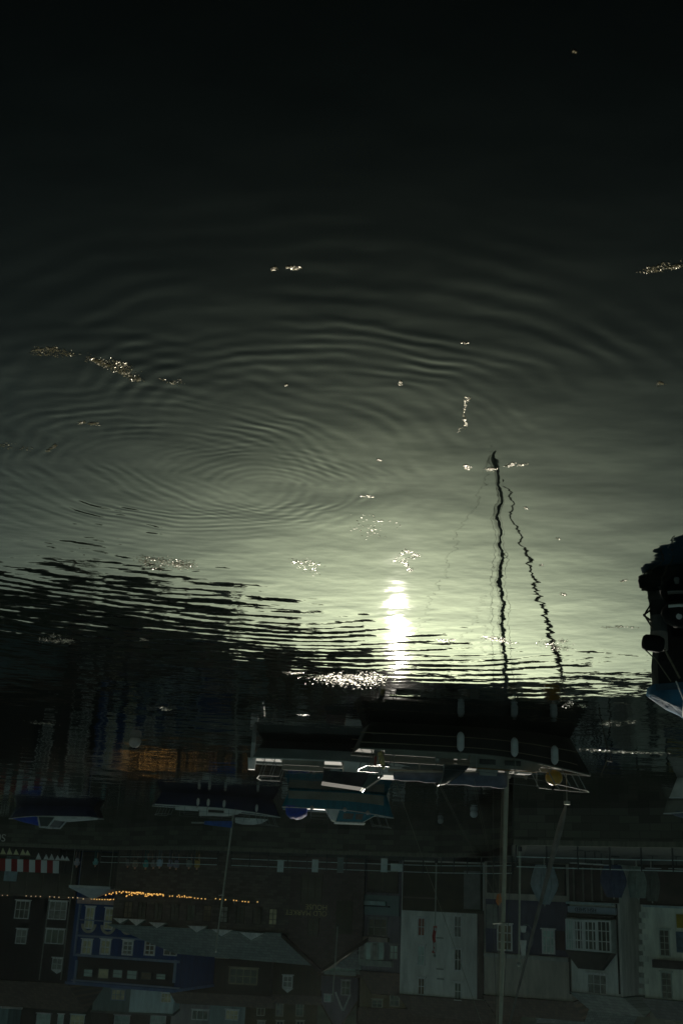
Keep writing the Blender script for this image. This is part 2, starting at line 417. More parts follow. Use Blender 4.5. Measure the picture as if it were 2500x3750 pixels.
def strip(t, F, r, m, name, y0=-0.12, y1=0.01):
    a, b, z0, z1 = F.rect(*r); return MB().box(a, b, y0, y1, z0, z1).build(name, m, t)

C_ = dict(pane=glass_c); T_ = dict(pane=glass_t)
# --- black house, far left of the photograph
bt, bF, _ = building('black_house', 'black harbour house with white framed sash windows at the left edge', 292, 120, -140, 123, 3592, mat('black_render', (0.006, 0.006, 0.006), 0.8, 0.3, 1), 10, ('gable_x', 3.0), brown_r,
    [(57, 3298, 110, 3365, dict(nx=2, ny=1)), (180, 3300, 246, 3368, dict(nx=2, ny=1)), (60, 3402, 100, 3457, dict(nx=1, ny=1)), (168, 3402, 237, 3457, dict(nx=2, ny=0)), (192, 3508, 230, 3553, dict(nx=1))], shop=3285)
a_, b_, z0_, z1_ = bF.rect(190, 3553, 232, 3566)
MB().poly([(a_, z0_), (b_, z0_), ((a_ + b_) / 2, z1_)], -0.12, 0.0).build('dormer_gable', white_p, bt)
for X in (165, 243):
    a_, b_, z0_, z1_ = bF.rect(X - 3, 3285, X + 3, 3590); MB().tube([((a_ + b_) / 2, -0.1, z0_), ((a_ + b_) / 2, -0.1, z1_)], 0.07).build('drainpipe', mat('pale_pipe', (0.12, 0.12, 0.11), 0.6), bt)
# --- blue building
bluew = mat('blue_render', (0.005, 0.026, 0.095), 0.8, 0.18, 0.8)
bt, bF, zt = building('blue_building', 'tall blue building with arched windows and a dark recessed top balcony', 668, 116, 288, 120, 3612, bluew, 10, ('flat', 0.25), mat('blue_trim', (0.05, 0.08, 0.17), 0.7),
    [(313, 3320, 347, 3402, dict(pane=glass_c, ny=1, fw=0.14)), (384, 3325, 418, 3405, dict(pane=glass_c, ny=2, fw=0.12)), (456, 3328, 488, 3408, dict(pane=glass_d, ny=1, fw=0.12)),
     (300, 3440, 339, 3497, dict(pane=glass_c, ny=1, fw=0.16)), (368, 3440, 407, 3497, dict(pane=glass_c, ny=1, fw=0.16)), (449, 3443, 489, 3499, dict(pane=glass_d, ny=2, fw=0.16)), (530, 3443, 570, 3500, dict(pane=glass_d, ny=2, fw=0.16)), (601, 3460, 650, 3500, dict(pane=glass_d))], shop=3280)
trim = mat('pale_blue_trim', (0.11, 0.14, 0.20), 0.7, 0.15, 2); cream = mat('cream_trim', (0.22, 0.21, 0.17), 0.7, 0.2, 2)
for i, (cx, cy) in enumerate(((328, 3384), (399, 3389), (471, 3390))):
    s, z = bF.loc(cx, cy); rr = 0.86; m = MB()
    o = [(s + rr * math.cos(t), z + rr * math.sin(t)) for t in [math.pi * j / 14 for j in range(15)]]
    inn = [(s + (rr - 0.26) * math.cos(t), z + (rr - 0.26) * math.sin(t)) for t in [math.pi * j / 14 for j in range(15)]]
    for j in range(14): m.poly([o[j], o[j + 1], inn[j + 1], inn[j]], -0.13, 0.01)
    m.build('arch_hood', cream, bt)
for r in ((288, 3372, 520, 3376), (285, 3431, 570, 3438), (272, 3505, 660, 3514), (262, 3601, 660, 3607)): strip(bt, bF, r, trim, 'string_course', -0.16)
strip(bt, bF, (290, 3290, 435, 3312), mat('pink_fascia', (0.22, 0.17, 0.17), 0.7), 'fascia', -0.35)
strip(bt, bF, (280, 3515, 642, 3600), mat('black_recess', (0.004, 0.004, 0.004), 0.8), 'balcony_shade_panel', -0.05)  # flat black slab paints the shade inside the top balcony
for k, r in enumerate(((308, 3548, 343, 3578), (361, 3546, 402, 3584), (415, 3550, 452, 3582), (466, 3553, 505, 3587), (518, 3560, 557, 3588), (573, 3565, 610, 3588))):
    window(bt, bF.rect(*r), mat('dark_frame', (0.03, 0.03, 0.03), 0.6), (glass_t, glass_c, glass_t, glass_t, glass_d, glass_t)[k], 0, 1 if k != 1 else 0, 0.06, False, -0.06)
for X in (280, 642): strip(bt, bF, (X - 4, 3515, X + 4, 3600), trim, 'pier', -0.18)
for X in (286,): strip(bt, bF, (X - 3, 3312, X + 3, 3500), trim, 'pier', -0.2)
# --- old market house: long wing with hipped slate roof, then the gable
stone_b = courses('market_stone', (0.060, 0.052, 0.045), (0.04, 0.035, 0.03), 0.6, 0.25, 0.3)
F = Fac(1062, 106, 425, 109); zt = F.loc(760, 3402)[1]
t = thing('market_house', 'long stone market house with sweeping grey roof, white gablets and a big front gable', 'building', (F.A.x, F.A.y, QZ), F.rz)
MB().box(0, F.L, 0, 12, 0, zt).build('wall', stone_b, t)
rz_ = F.loc(900, 3520)[1] + 0.55; rm = MB()
rm.loft([[(-6, -0.5, zt + 0.01), (-6, 6, rz_), (-6, 12.5, zt + 0.01)], [(F.L + 0.4, -0.5, zt + 0.01), (F.L - 4.5, 6, rz_ - 0.5), (F.L + 0.4, 12.5, zt + 0.01)]])
rm.build('roof', slate_l, t)
for x0, x1, y0, y1 in ((422, 476, 3363, 3381), (478, 538, 3366, 3389), (552, 614, 3378, 3398), (694, 762, 3391, 3414), (781, 855, 3404, 3428), (881, 971, 3415, 3442)):
    sa, sb, za, zb = F.rect(x0, y0, x1, y1); sm = (sa + sb) / 2
    g = MB().poly([(sa, za), (sb, za), (sm, zb)], -0.62, -0.52).build('gablet', white_p, t)
    MB().loft([[(sa - 0.1, -0.515, za - 0.02), (sb + 0.1, -0.515, za - 0.02), (sm, -0.515, zb + 0.08)], [(sa + 0.3, 1.2, za + 0.4), (sb - 0.3, 1.2, za + 0.4), (sm, 2.0, zb + 0.08)]]).build('gablet_roof', slate_l, g)
for X in (470, 520, 580, 640, 700, 760, 820, 880, 940, 1000):
    y = 3300 + (X - 470) * 0.05; window(t, F.rect(X - 16, y, X + 16, y + 62), dark_wd, glass_d if X % 200 else glass_c, 1, 2, 0.08, False)
# gable block
G = Fac(1332, 104, 1062, 105); ze = G.loc(1197, 3440)[1]; za = G.loc(1185, 3548)[1]
off = G.A - F.A
gx = off.dot(F.d); gy = off.dot(Vector((-F.d.y, F.d.x, 0)))
gb = MB().poly([(0, 0), (G.L, 0), (G.L, ze), (G.L * 0.53, za), (0, ze)], 0, 13).build('gable_wall', courses('gable_stone', (0.05, 0.038, 0.034), (0.035, 0.03, 0.03), 0.5, 0.25, 0.25), t)
gb.location = (gx, gy, 0); gb.rotation_euler = (0, 0, G.rz - F.rz)
gr = MB()
for xa in (-0.5, G.L + 0.5):
    zz = ze - 0.5 * (za - ze) / (G.L / 2)
    a = [(xa, -0.5, zz + 0.03), (G.L * 0.53, -0.5, za + 0.03), (G.L * 0.53, -0.5, za + 0.35), (xa, -0.5, zz + 0.35)]
    gr.loft([a, [(p[0], 13, p[2]) for p in a]])
gr.build('gable_roof', mat('dark_bargeboard', (0.02, 0.014, 0.010), 0.8, 0.3), gb)
sx_, sz_ = G.loc(1198, 3338)
text_mesh('OLD MARKET\nHOUSE', 0.62, 'lettering', mat('brass_letters', (0.28, 0.24, 0.12), 0.5), gb, (sx_, -0.06, sz_))
ar = G.rect(1124, 3365, 1167, 3428); window(gb, ar, dark_wd, glass_d, 1, 2, 0.1)
ar = G.rect(1230, 3300, 1290, 3420); MB().box(ar[0], ar[1], -0.07, 0.01, ar[2], ar[3]).build('door_shade_panel', mat('dark_recess', (0.02, 0.022, 0.012), 0.8), gb)  # flat dark slab stands in for the shade of a doorway
ar = G.rect(1100, 3200, 1180, 3310); window(gb, ar, dark_wd, glass_d, 2, 1, 0.1, False)
# --- lavender house
lav = mat('lavender_render', (0.085, 0.08, 0.095), 0.8, 0.15, 1)
bt, bF, _ = building('lavender_house', 'narrow lavender house with an oriel bay beside the market gable', 1468, 104, 1332, 105, 3560, lav, 9, ('gable_x', 2.2), brown_r,
    [(1346, 3362, 1418, 3430, dict(nx=2, fw=0.12, pane=glass_d, fm=mat('grey_frame', (0.12, 0.12, 0.12), 0.6))), (1425, 3460, 1458, 3515, dict(pane=glass_t, nx=1, fm=mat('grey_frame', (0.1, 0.1, 0.1))))], shop=3270)
strip(bt, bF, (1337, 3279, 1463, 3352), mat('pale_fascia', (0.09, 0.13, 0.135), 0.7, 0.1, 2), 'fascia', -0.3)
strip(bt, bF, (1337, 3300, 1418, 3315), mat('pale_awning', (0.16, 0.22, 0.22), 0.7), 'awning', -0.7)
strip(bt, bF, (1335, 3317, 1430, 3321), black_h, 'awning_box', -0.75)
strip(bt, bF, (1330, 3431, 1425, 3448), mat('pink_ledge', (0.17, 0.14, 0.12), 0.7), 'ledge', -0.6)
for k, X in enumerate((1320, 1343, 1366, 1389)):
    window(bt, bF.rect(X, 3450, X + 22, 3515), mat('oriel_frame', (0.22, 0.24, 0.22), 0.6), glass_t if k % 2 else glass_d, 0, 0, 0.07, False, -0.5, 'bay_window')
strip(bt, bF, (1318, 3516, 1440, 3538), mat('pale_parapet', (0.15, 0.17, 0.155), 0.7), 'parapet', -0.65)
# --- glazed house behind the gable
bt, bF, _ = building('glazed_house', 'house with a pale glazed balcony rising behind the market gable', 1330, 122, 1182, 123, 3566, mat('dull_render', (0.10, 0.11, 0.10), 0.8), 6, ('flat', 0.3), brown_r, [])
for k, X in enumerate((1200, 1225, 1252, 1277)):
    window(bt, bF.rect(X, 3492, X + 24, 3556), mat('pale_green_frame', (0.26, 0.32, 0.29), 0.6), glass_t, 1, 1, 0.1, False)
strip(bt, bF, (1190, 3556, 1305, 3570), mat('pale_parapet', (0.2, 0.2, 0.2)), 'parapet', -0.4)
# --- white building
whitew = mat('white_render', (0.355, 0.355, 0.335), 0.8, 0.12, 0.5)
bt, bF, _ = building('white_building', 'big plain white building with two columns of small windows', 1772, 99, 1470, 102, 3652, whitew, 8, ('gable_x', 2.0), brown_r,
    [(1529, 3360, 1557, 3429, dict(pane=glass_r, ny=1)), (1528, 3462, 1556, 3536, dict(pane=glass_t, ny=1)), (1529, 3580, 1556, 3644, dict(ny=1)),
     (1661, 3353, 1690, 3434, dict(ny=1)), (1662, 3474, 1690, 3556, dict(ny=1)), (1662, 3597, 1690, 3664, dict(ny=1))])
strip(bt, bF, (1476, 3160, 1766, 3340), mat('dark_ground_floor', (0.022, 0.022, 0.012), 0.7, 0.4, 0.7), 'shopfront', -0.15)
strip(bt, bF, (1480, 3285, 1600, 3291), mat('shop_sill', (0.07, 0.06, 0.05)), 'shop_beam', -0.3)
strip(bt, bF, (1700, 3190, 1760, 3330), mat('grey_panel', (0.10, 0.105, 0.10)), 'panel', -0.25)
for (x, y) in ((1610, 3433), (1610, 3547), (1612, 3583)): strip(bt, bF, (x - 12, y, x + 12, y + 4), mat('hood_stone', (0.14, 0.14, 0.13)), 'hood', -0.12)
strip(bt, bF, (1747, 3335, 1771, 3660), mat('brown_pier', (0.055, 0.045, 0.04), 0.8), 'pier', -0.1)
# --- purple pub
bt, bF, zt = building('harbour_pub', 'dark purple blue pub with an oval painted emblem between white windows', 2084, 93, 1773, 96, 3655, mat('stone_grey_render', (0.21, 0.195, 0.17), 0.8, 0.15, 0.5), 7, ('gable_x', 1.7), brown_r, [], shop=3275)
strip(bt, bF, (1778, 3298, 2080, 3496), mat('purple_paint', (0.040, 0.040, 0.062), 0.7, 0.15, 1), 'painted_front', -0.06)
strip(bt, bF, (1776, 3498, 2082, 3512), mat('stone_cornice', (0.18, 0.18, 0.17), 0.7), 'cornice', -0.45)
window(bt, bF.rect(1820, 3384, 1876, 3482), white_p, glass_d, 2, 2, 0.12, True, -0.06)
window(bt, bF.rect(1984, 3404, 2032, 3502 - 8), white_p, glass_t, 2, 2, 0.12, True, -0.06)
strip(bt, bF, (2034, 3410, 2068, 3480), mat('brown_board', (0.03, 0.018, 0.016), 0.7), 'sign_board', -0.14)
s, z = bF.loc(1927, 3432); a_, b_, z0_, z1_ = bF.rect(1902, 3384, 1953, 3480); rx, rz2 = (b_ - a_) / 2, (z1_ - z0_) / 2
pale_l = mat('faded_paint', (0.11, 0.115, 0.125), 0.7)
em = MB(); N = 28
for j in range(N):
    t0, t1 = 2 * math.pi * j / N, 2 * math.pi * (j + 1) / N
    em.poly([(s + rx * math.cos(t0), z + rz2 * math.sin(t0)), (s + rx * math.cos(t1), z + rz2 * math.sin(t1)), (s + rx * .9 * math.cos(t1), z + rz2 * .93 * math.sin(t1)), (s + rx * .9 * math.cos(t0), z + rz2 * .93 * math.sin(t0))], -0.085, -0.05)
for j in range(7):
    zz = z - rz2 * 0.5 + rz2 * j * 0.16; q_ = 0.30 * (1 - j / 9)
    for sg in (-1, 1): em.poly([(s, zz), (s + sg * q_, zz + 0.22), (s + sg * q_ * 0.8, zz + 0.30), (s, zz + 0.08)][::sg], -0.085, -0.05)
em.build('oval_emblem', pale_l, bt)
for X in (1800,): strip(bt, bF, (X - 18, 3312, X + 22, 3400), mat('pale_banner', (0.12, 0.125, 0.115), 0.8), 'pale_board', -0.2)
# --- bay-window shop
bt, bF, zt = building('bay_window_shop', 'white shop with a broad three light bay window over its sign', 2266, 89, 2085, 92, 3640, mat('white_shop_render', (0.34, 0.355, 0.335), 0.8, 0.1, 0.6), 6, ('gable_x', 1.5), slate_l,
    [(2150, 3567, 2222, 3641, dict(nx=2, ny=1, fw=0.08))])
strip(bt, bF, (2088, 3348, 2258, 3364), dark_wd, 'sign_beam', -0.55)
sb = strip(bt, bF, (2087, 3322, 2260, 3346), mat('lilac_sign', (0.17, 0.20, 0.24), 0.6, 0.1, 2), 'sign_board', -0.4)
sx_, sz_ = bF.loc(2192, 3330); text_mesh('FISH SHED', 0.42, 'lettering', black_h, sb, (sx_, -0.42, sz_ - 0.05))
strip(bt, bF, (2082, 3305, 2250, 3314), mat('pale_lintel', (0.20, 0.24, 0.25), 0.6), 'lintel', -0.5)
strip(bt, bF, (2086, 3150, 2262, 3304), mat('dark_shop', (0.03, 0.022, 0.018), 0.5, 0.4, 0.8), 'shopfront', -0.2)
for X in (2106, 2140, 2172, 2206): strip(bt, bF, (X - 3, 3175, X + 3, 3300), mat('shop_mullion', (0.10, 0.09, 0.08)), 'mullion', -0.28)
bw_m = mat('bay_frame_white', (0.34, 0.38, 0.38), 0.5, 0.1, 2)
for k, (x0, x1) in enumerate(((2090, 2119), (2119, 2156), (2156, 2205), (2205, 2254))):
    window(bt, bF.rect(x0, 3366 + k * 2, x1, 3478 + k * 3), bw_m, glass_d if k else glass_t, 2, 2, 0.16 if k in (1, 2) else 0.1, False, -0.75, 'bay_window')
a_, b_, z0_, z1_ = bF.rect(2088, 3366, 2257, 3484); MB().box(a_ + .05, b_ - .05, -0.74, 0.01, z0_, z1_).build('bay', mat('bay_white', (0.2, 0.22, 0.21), 0.7), bt)
a_, b_, z0_, z1_ = bF.rect(2090, 3486, 2257, 3550); MB().box(a_, b_, -0.9, 0.01, z0_, z1_, (0.52, 0.35)).build('bay_roof', mat('dark_lead', (0.022, 0.022, 0.018), 0.6, 0.3), bt)
for X in (2084, 2262): a_, b_, z0_, z1_ = bF.rect(X - 2, 3310, X + 2, 3640); MB().tube([(a_, -0.12, z0_), (a_, -0.12, z1_)], 0.07).build('drainpipe', dark_wd, bt)
# --- recessed stone house
building('recessed_house', 'recessed dark stone house squeezed between the two white shops', 2350, 92, 2266, 92.5, 3655, mat('grey_stone', (0.055, 0.055, 0.042), 0.85, 0.25, 1.2), 6, ('gable_x', 1.5), brown_r, [], shop=3310)
# --- quoined white house
bt, bF, zt = building('quoined_house', 'white house with stone quoins and a dark balcony beam at the right edge', 2620, 84, 2345, 87, 3665, mat('white_quoin_render', (0.33, 0.34, 0.30), 0.8, 0.12, 0.6), 6, ('gable_x', 1.6), slate_r,
    [(2413, 3404, 2451, 3502, dict(nx=1, ny=3, fw=0.07, fm=mat('thin_frame', (0.2, 0.22, 0.2)))), (2420, 3560, 2460, 3668 - 10, dict(nx=1, ny=3, fw=0.07, fm=mat('thin_frame', (0.2, 0.22, 0.2))))])
for k in range(8):
    y = 3340 + 40 * k; strip(bt, bF, (2338 if k % 2 else 2340, y, 2372 if k % 2 == 0 else 2360, y + 22), mat('quoin_stone', (0.26, 0.27, 0.24)), 'quoin', -0.08)
strip(bt, bF, (2340, 3150, 2600, 3318), mat('dark_shop', (0.03, 0.022, 0.018)), 'shopfront', -0.2)
strip(bt, bF, (2360, 3319, 2600, 3327), mat('pale_lintel', (0.20, 0.24, 0.25)), 'lintel', -0.6)
strip(bt, bF, (2394, 3520, 2600, 3550), mat('dark_beam', (0.02, 0.018, 0.016)), 'balcony_beam', -0.5)
strip(bt, bF, (2477, 3350, 2560, 3400), mat('yellow_sign', (0.18, 0.13, 0.01), 0.6), 'sign_board', -0.16)
strip(bt, bF, (2476, 3414, 2560, 3490), mat('blue_poster', (0.05, 0.075, 0.10), 0.6, 0.6, 1.5), 'poster', -0.14)
# --- houses on the slope behind
dk = mat('dark_brown_render', (0.022, 0.018, 0.012), 0.8, 0.3, 0.6)
building('tavern_house', 'dark brown house with a wide pale framed window behind the market roof', 1010, 124, 660, 125, 3640, dk, 7, ('gable_x', 1.5), brown_r,
    [(690, 3540, 750, 3588, dict(nx=2, ny=0, fw=0.12)), (838, 3545, 944, 3606, dict(nx=3, ny=1, fw=0.14, fm=mat('tan_frame', (0.17, 0.15, 0.10)))), (672, 3490, 720, 3508, dict(fm=cream, pane=glass_c, nx=1)), (780, 3490, 840, 3510, dict(fm=cream, pane=glass_c, nx=1))], z0=0)
bt, bF, _ = building('dormer_house', 'dark house with one steep gabled dormer window behind the market gable', 1190, 126, 1010, 126, 3645, mat('olive_brown_render', (0.028, 0.024, 0.013), 0.8, 0.3, 0.6), 7, ('gable_x', 1.2), brown_r, [(1034, 3572, 1072, 3618, dict(ny=1, fw=0.14))])
a_, b_, z0_, z1_ = bF.rect(1032, 3619, 1074, 3636); MB().poly([(a_, z0_), (b_, z0_), ((a_ + b_) / 2, z1_)], -0.1, 0.0).build('dormer_gable', white_p, bt)
building('lilac_house', 'pale lilac grey terraced house with small windows, left of the pale blue one', 802, 140, 668, 140, 3780, mat('lilac_render', (0.16, 0.145, 0.15), 0.8, 0.12, 0.6), 7, ('gable_x', 2.5), brown_r,
    [(742, 3628, 772, 3660, T_), (702, 3698, 764, 3736, dict(nx=2, ny=0, fw=0.12))], chim=2)
building('pale_blue_house', 'pale blue grey terraced house with yellowish windows at the bottom edge', 928, 138, 802, 139, 3790, mat('pale_blue_render', (0.13, 0.165, 0.17), 0.8, 0.12, 0.6), 7, ('gable_x', 2.5), brown_r,
    [(832, 3626, 876, 3662, dict(pane=glass_c, nx=2)), (826, 3698, 874, 3736, dict(pane=glass_c, nx=2))], chim=1)
building('brown_terrace', 'dark brown terrace with tall sash windows under the market gable line', 1182, 138, 928, 138, 3800, mat('terrace_brown', (0.045, 0.036, 0.018), 0.85, 0.3, 0.6), 7, ('gable_x', 2.5), brown_r,
    [(941, 3664, 971, 3720, dict(ny=1, fm=cream)), (1083, 3666, 1112, 3722, dict(ny=1, fm=cream)), (941, 3738, 971, 3790, dict(ny=1, fm=cream)), (1010, 3668, 1038, 3722, dict(ny=1, fm=cream)), (1010, 3738, 1038, 3790, dict(ny=1, fm=cream)), (1083, 3738, 1112, 3790, dict(ny=1, fm=cream))], chim=2)
bt, bF, _ = building('bargeboard_house', 'lilac house whose small gable has white bargeboards', 1322, 134, 1184, 134, 3660, mat('lilac_dark_render', (0.11, 0.095, 0.11), 0.8, 0.15, 0.6), 7, ('gable_y', 3.2), brown_r,
    [(1186, 3672 - 30, 1212, 3690 - 20, T_), (1248, 3590, 1282, 3645, dict(ny=1, nx=1))])
for xa, ya, xb, yb in ((1228, 3632, 1254, 3700), (1282, 3640, 1256, 3700)):
    p, q_ = bF.loc(xa, ya), bF.loc(xb, yb); MB().tube([(p[0], -0.4, p[1]), (q_[0], -0.4, q_[1])], 0.12, 6).build('bargeboard', white_p, bt)
building('white_cottage', 'white cottage with a bright side wall above the blue building', 672, 134, 518, 134, 3712, mat('bright_render', (0.28, 0.33, 0.34), 0.8, 0.1, 0.5), 6, ('flat', 0.2), slate_r, [(590, 3636, 628, 3672, dict(pane=glass_c, nx=2, fw=0.08))])
building('grey_green_cottage', 'grey green cottage with one blue framed window above the blue building', 518, 134.5, 388, 135, 3706, mat('grey_green_render', (0.08, 0.105, 0.10), 0.8, 0.12, 0.5), 6, ('flat', 0.2), slate_r, [(408, 3622, 460, 3664, dict(pane=glass_c, nx=2, fm=trim))])
building('upper_white_terrace', 'terrace behind the cottages with two pale windows at the bottom edge', 680, 150, 385, 150, 3860, dk, 6, ('gable_x', 2), slate_r, [(418, 3718, 476, 3768, dict(nx=1, pane=glass_t)), (550, 3718, 608, 3768, dict(nx=2, pane=glass_t))], chim=2)
building('dark_terrace', 'nearly black terrace with two rows of small pale windows at lower left', 388, 137, 98, 138, 3850, mat('dark_render', (0.012, 0.012, 0.010), 0.8, 0.3, 0.6), 7, ('gable_x', 2.5), slate_r,
    [(141, 3630, 192, 3674, dict(pane=glass_c, nx=2, fw=0.05)), (218, 3632, 241, 3676, dict(pane=glass_t, nx=0, fw=0.05)), (266, 3634, 316, 3680, dict(pane=glass_c, nx=2, fw=0.05)), (134, 3712, 186, 3760, dict(pane=glass_t, nx=2, fw=0.05)), (212, 3714, 234, 3760, dict(pane=glass_t, nx=0, fw=0.05)), (258, 3716, 310, 3764, dict(pane=glass_c, nx=2, fw=0.05))], chim=2)
building('teal_house', 'teal grey house with a balcony in the lower left corner', 96, 134, -150, 135, 3800, mat('teal_render', (0.07, 0.115, 0.12), 0.8, 0.25, 0.6), 7, ('gable_x', 2.5), slate_r, [(30, 3640, 84, 3672, dict(pane=glass_c, nx=2, fw=0.06)), (5, 3684, 84, 3694, dict(pane=glass_d, nx=0, fw=0.04, sill=False))])
strip_b = None
building('tiled_house', 'broad brown roofed house behind the big white building', 1900, 130, 1330, 130, 3700, mat('tan_render', (0.07, 0.055, 0.03), 0.85, 0.3, 0.5), 8, ('gable_x', 3.2), brown_r, [(1360, 3660, 1400, 3690, dict(fm=cream)), (1425, 3640, 1462, 3686, dict(fm=cream, ny=1)), (1795, 3662, 1835, 3692, dict(fm=cream))], chim=3)
building('slate_house', 'slate roofed house with pale rooflights behind the pub', 2330, 112, 1990, 112, 3660, mat('grey_render', (0.12, 0.12, 0.11), 0.85, 0.2, 0.5), 8, ('gable_x', 2.6), slate_l, [], chim=1)

# --- houses and trees along the skyline, met only in their reflection
random.seed(11)
rdg = [(60, 'cream'), (330, 'grey'), (640, 'white'), (930, 'brown'), (1240, 'cream'), (1560, 'grey'), (1850, 'white'), (2130, 'brown'), (2420, 'grey')]
place = ['farthest left', 'second from left', 'third from left', 'fourth from left', 'in the middle', 'right of the middle', 'third from right', 'second from right', 'farthest right']
cols = dict(cream=(0.3, 0.27, 0.18), grey=(0.16, 0.16, 0.15), white=(0.4, 0.4, 0.38), brown=(0.10, 0.07, 0.05))
for k, (X, c) in enumerate(rdg):
    zt = ridge_z(X, 297) - QZ - 2.6; wd = random.uniform(60, 95)
    building('hilltop_house', f'{c} house on the hilltop skyline, {place[k]}', X + wd, 296, X - wd, 298, zt, mat('hilltop_' + c, cols[c], 0.8), 8, ('gable_x', 2.6), slate_r, [], z0=zt - 7, chim=2, group='houses along the hilltop')
leaf = mat('tree_leaves', (0.035, 0.055, 0.02), 0.7, 0.4, 0.5)
bark = mat('bark', (0.06, 0.045, 0.03), 0.9, 0.3, 3)
def tree(X, d, h, label):
    p = plan(X, d); z = ridge_z(X, 300) - 6.0
    t = thing('hilltop_tree', label, 'tree', (p.x, p.y, z), random.random() * 6, 'trees along the hilltop')
    MB().tube([(0, 0, 0), (0.1, 0, h * .3), (0.2, 0.1, h * .7)], [0.35, 0.25, 0.08]).tube([(0.1, 0, h * .3), (1.2, 0.3, h * .6)], [.15, .05]).tube([(0.1, 0, h * .35), (-1.1, -0.4, h * .6)], [.15, .05]).build('trunk', bark, t)
    m = MB()
    blobs = [(random.uniform(-1.8, 1.8), random.uniform(-1.5, 1.5), h * random.uniform(.45, .9), random.uniform(.8, 1.5)) for _ in range(9)]
    for _ in range(700):
        bx = random.choice(blobs); v = Vector((random.gauss(0, 1), random.gauss(0, 1), random.gauss(0, 1))).normalized() * bx[3] * random.uniform(.6, 1.05)
        c = Vector(bx[:3]) + v; a = Vector((random.gauss(0, 1), random.gauss(0, 1), random.gauss(0, 1))).normalized() * .22; b = v.cross(a).normalized() * .16
        k = len(m.v); m.v += [tuple(c - a), tuple(c + b), tuple(c + a), tuple(c - b)]; m.f.append([k, k + 1, k + 2, k + 3])
    m.build('crown', leaf, t)
for X, h, l_ in ((190, 9, 'round tree on the hilltop, left of all other trees'), (480, 7, 'low tree on the hilltop between the grey and white houses'), (790, 8, 'tree on the hilltop right of the white house'), (1090, 6, 'small tree on the hilltop left of the middle cream house'), (1700, 7, 'tree on the hilltop left of the right hand white house'), (2290, 7, 'tree on the hilltop near the right hand end')):
    tree(X, 299, h, l_)

# ------------------------------------------------------------------ quay furniture
rail_m = mat('galvanised_rail', (0.30, 0.36, 0.36), 0.45, 0.15, 3)
post_m = mat('dark_post', (0.03, 0.03, 0.03), 0.6, 0.3, 3)
def railing(label, pts, n, posts_m=post_m):
    """pts: plan points; two rails, n posts"""
    p0 = pts[0]; t = thing('quay_railing', label, 'railing', (p0.x, p0.y, QZ + 0.035), 0, 'railings along the quay edge')
    rel = [p - p0 for p in pts]
    seg = [0]
    for a, b in zip(rel, rel[1:]): seg.append(seg[-1] + (b - a).length)
    def at(s):
        for i in range(len(rel) - 1):
            if s <= seg[i + 1] + 1e-6: return rel[i].lerp(rel[i + 1], (s - seg[i]) / (seg[i + 1] - seg[i]))
        return rel[-1]
    for z in (0.62, 1.15): MB().tube([(p.x, p.y, z) for p in rel], 0.032, 6).build('rail', rail_m, t)
    for i in range(n):
        p = at(seg[-1] * i / (n - 1)); MB().tube([(p.x, p.y, 0), (p.x, p.y, 1.12), (p.x, p.y, 1.22)], [0.055, 0.05, 0.03], 6).build('post', posts_m, t)
def on_edge(X, back=0.45):
    for (xa, da), (xb, db) in zip(edge_px, edge_px[1:]):
        if xb <= X <= xa: return plan(X, da + (db - da) * (xa - X) / (xa - xb) + back)
    return plan(X, edge_px[0][1] + back)
railing('long grey two bar railing along the middle of the quay', [on_edge(x) for x in (1875, 1800, 1600, 1250, 850, 840)], 18)
railing('nearest grey two bar railing at the right end of the quay', [on_edge(x) for x in (2600, 2500, 2300, 2100, 1890)], 7)
railing('grey two bar railing in front of the crowd at the left', [on_edge(x) for x in (790, 600, 400, 360)], 8)
nb_m = mat('pale_notice', (0.32, 0.40, 0.42), 0.6, 0.15, 3)
nbs = [(1022, 3150, 3193, 'pale notice board on the middle railing, leftmost of the tall ones'), (1149, 3148, 3193, 'tall pale notice board on the middle railing right of the leftmost'), (1242, 3142, 3194, 'dull dark notice board in the middle of the long railing'), (1403, 3144, 3193, 'tall pale notice board left of the square one on the long railing'), (1450, 3164, 3190, 'small squarish pale notice board on the long railing')]
for X, y0, y1, lb in nbs:
    p = on_edge(X, 0.36); d = p.y; za, zb = P(X, y0, d).z, P(X, y1, d).z
    t = thing('notice_board', lb, 'notice board', (p.x, p.y, za), 0.0, 'notice boards on the railing'); hw = 0.26 if X < 1440 else 0.5
    MB().box(-hw, hw, -0.03, 0.03, 0, zb - za).build('panel', nb_m if X != 1242 else mat('dull_notice', (0.10, 0.12, 0.115)), t)
    for q_ in (zb - za + .003, -.043): MB().box(-hw - .02, hw + .02, -0.035, 0.035, q_, q_ + .04).build('trim', alu, t)
# poles
def pole(name, label, cat, X0, Y0, X1, Y1, d, r, m=alu):
    a = P(X0, Y0, d); b = P(X1, Y1, d); t = thing(name, label, cat, (a.x, a.y, QZ))
    top = b - Vector((a.x, a.y, QZ))
    MB().tube([(0, 0, 0), tuple(top)], [r, r * .7], 8).build('shaft', m, t); return t, top
t, top = pole('street_pole', 'slim pale street pole in front of the purple pub', 'pole', 1903, 3128, 1899, 3532, 66, 0.07)
MB().ball((top.x, top.y, top.z), 0.13, 8, 6).build('finial', alu, t)
for k, f in enumerate((0.68, 0.80)): MB().box(-0.05 + top.x * f - 0.35, top.x * f - 0.05, -0.1, 0.1, top.z * f, top.z * f + (0.35 if k == 0 else 0.8), (0.6, 0.6)).build('bracket_light', pale_f, t)
MB().tube([(0, 0, 0), (0, 0, 0.3)], 0.12).build('base', post_m, t)
t, top = pole('flagpole', 'pale flagpole rising before the white building with its flag at the top', 'flagpole', 1597, 3140, 1590, 3500, 96, 0.07)
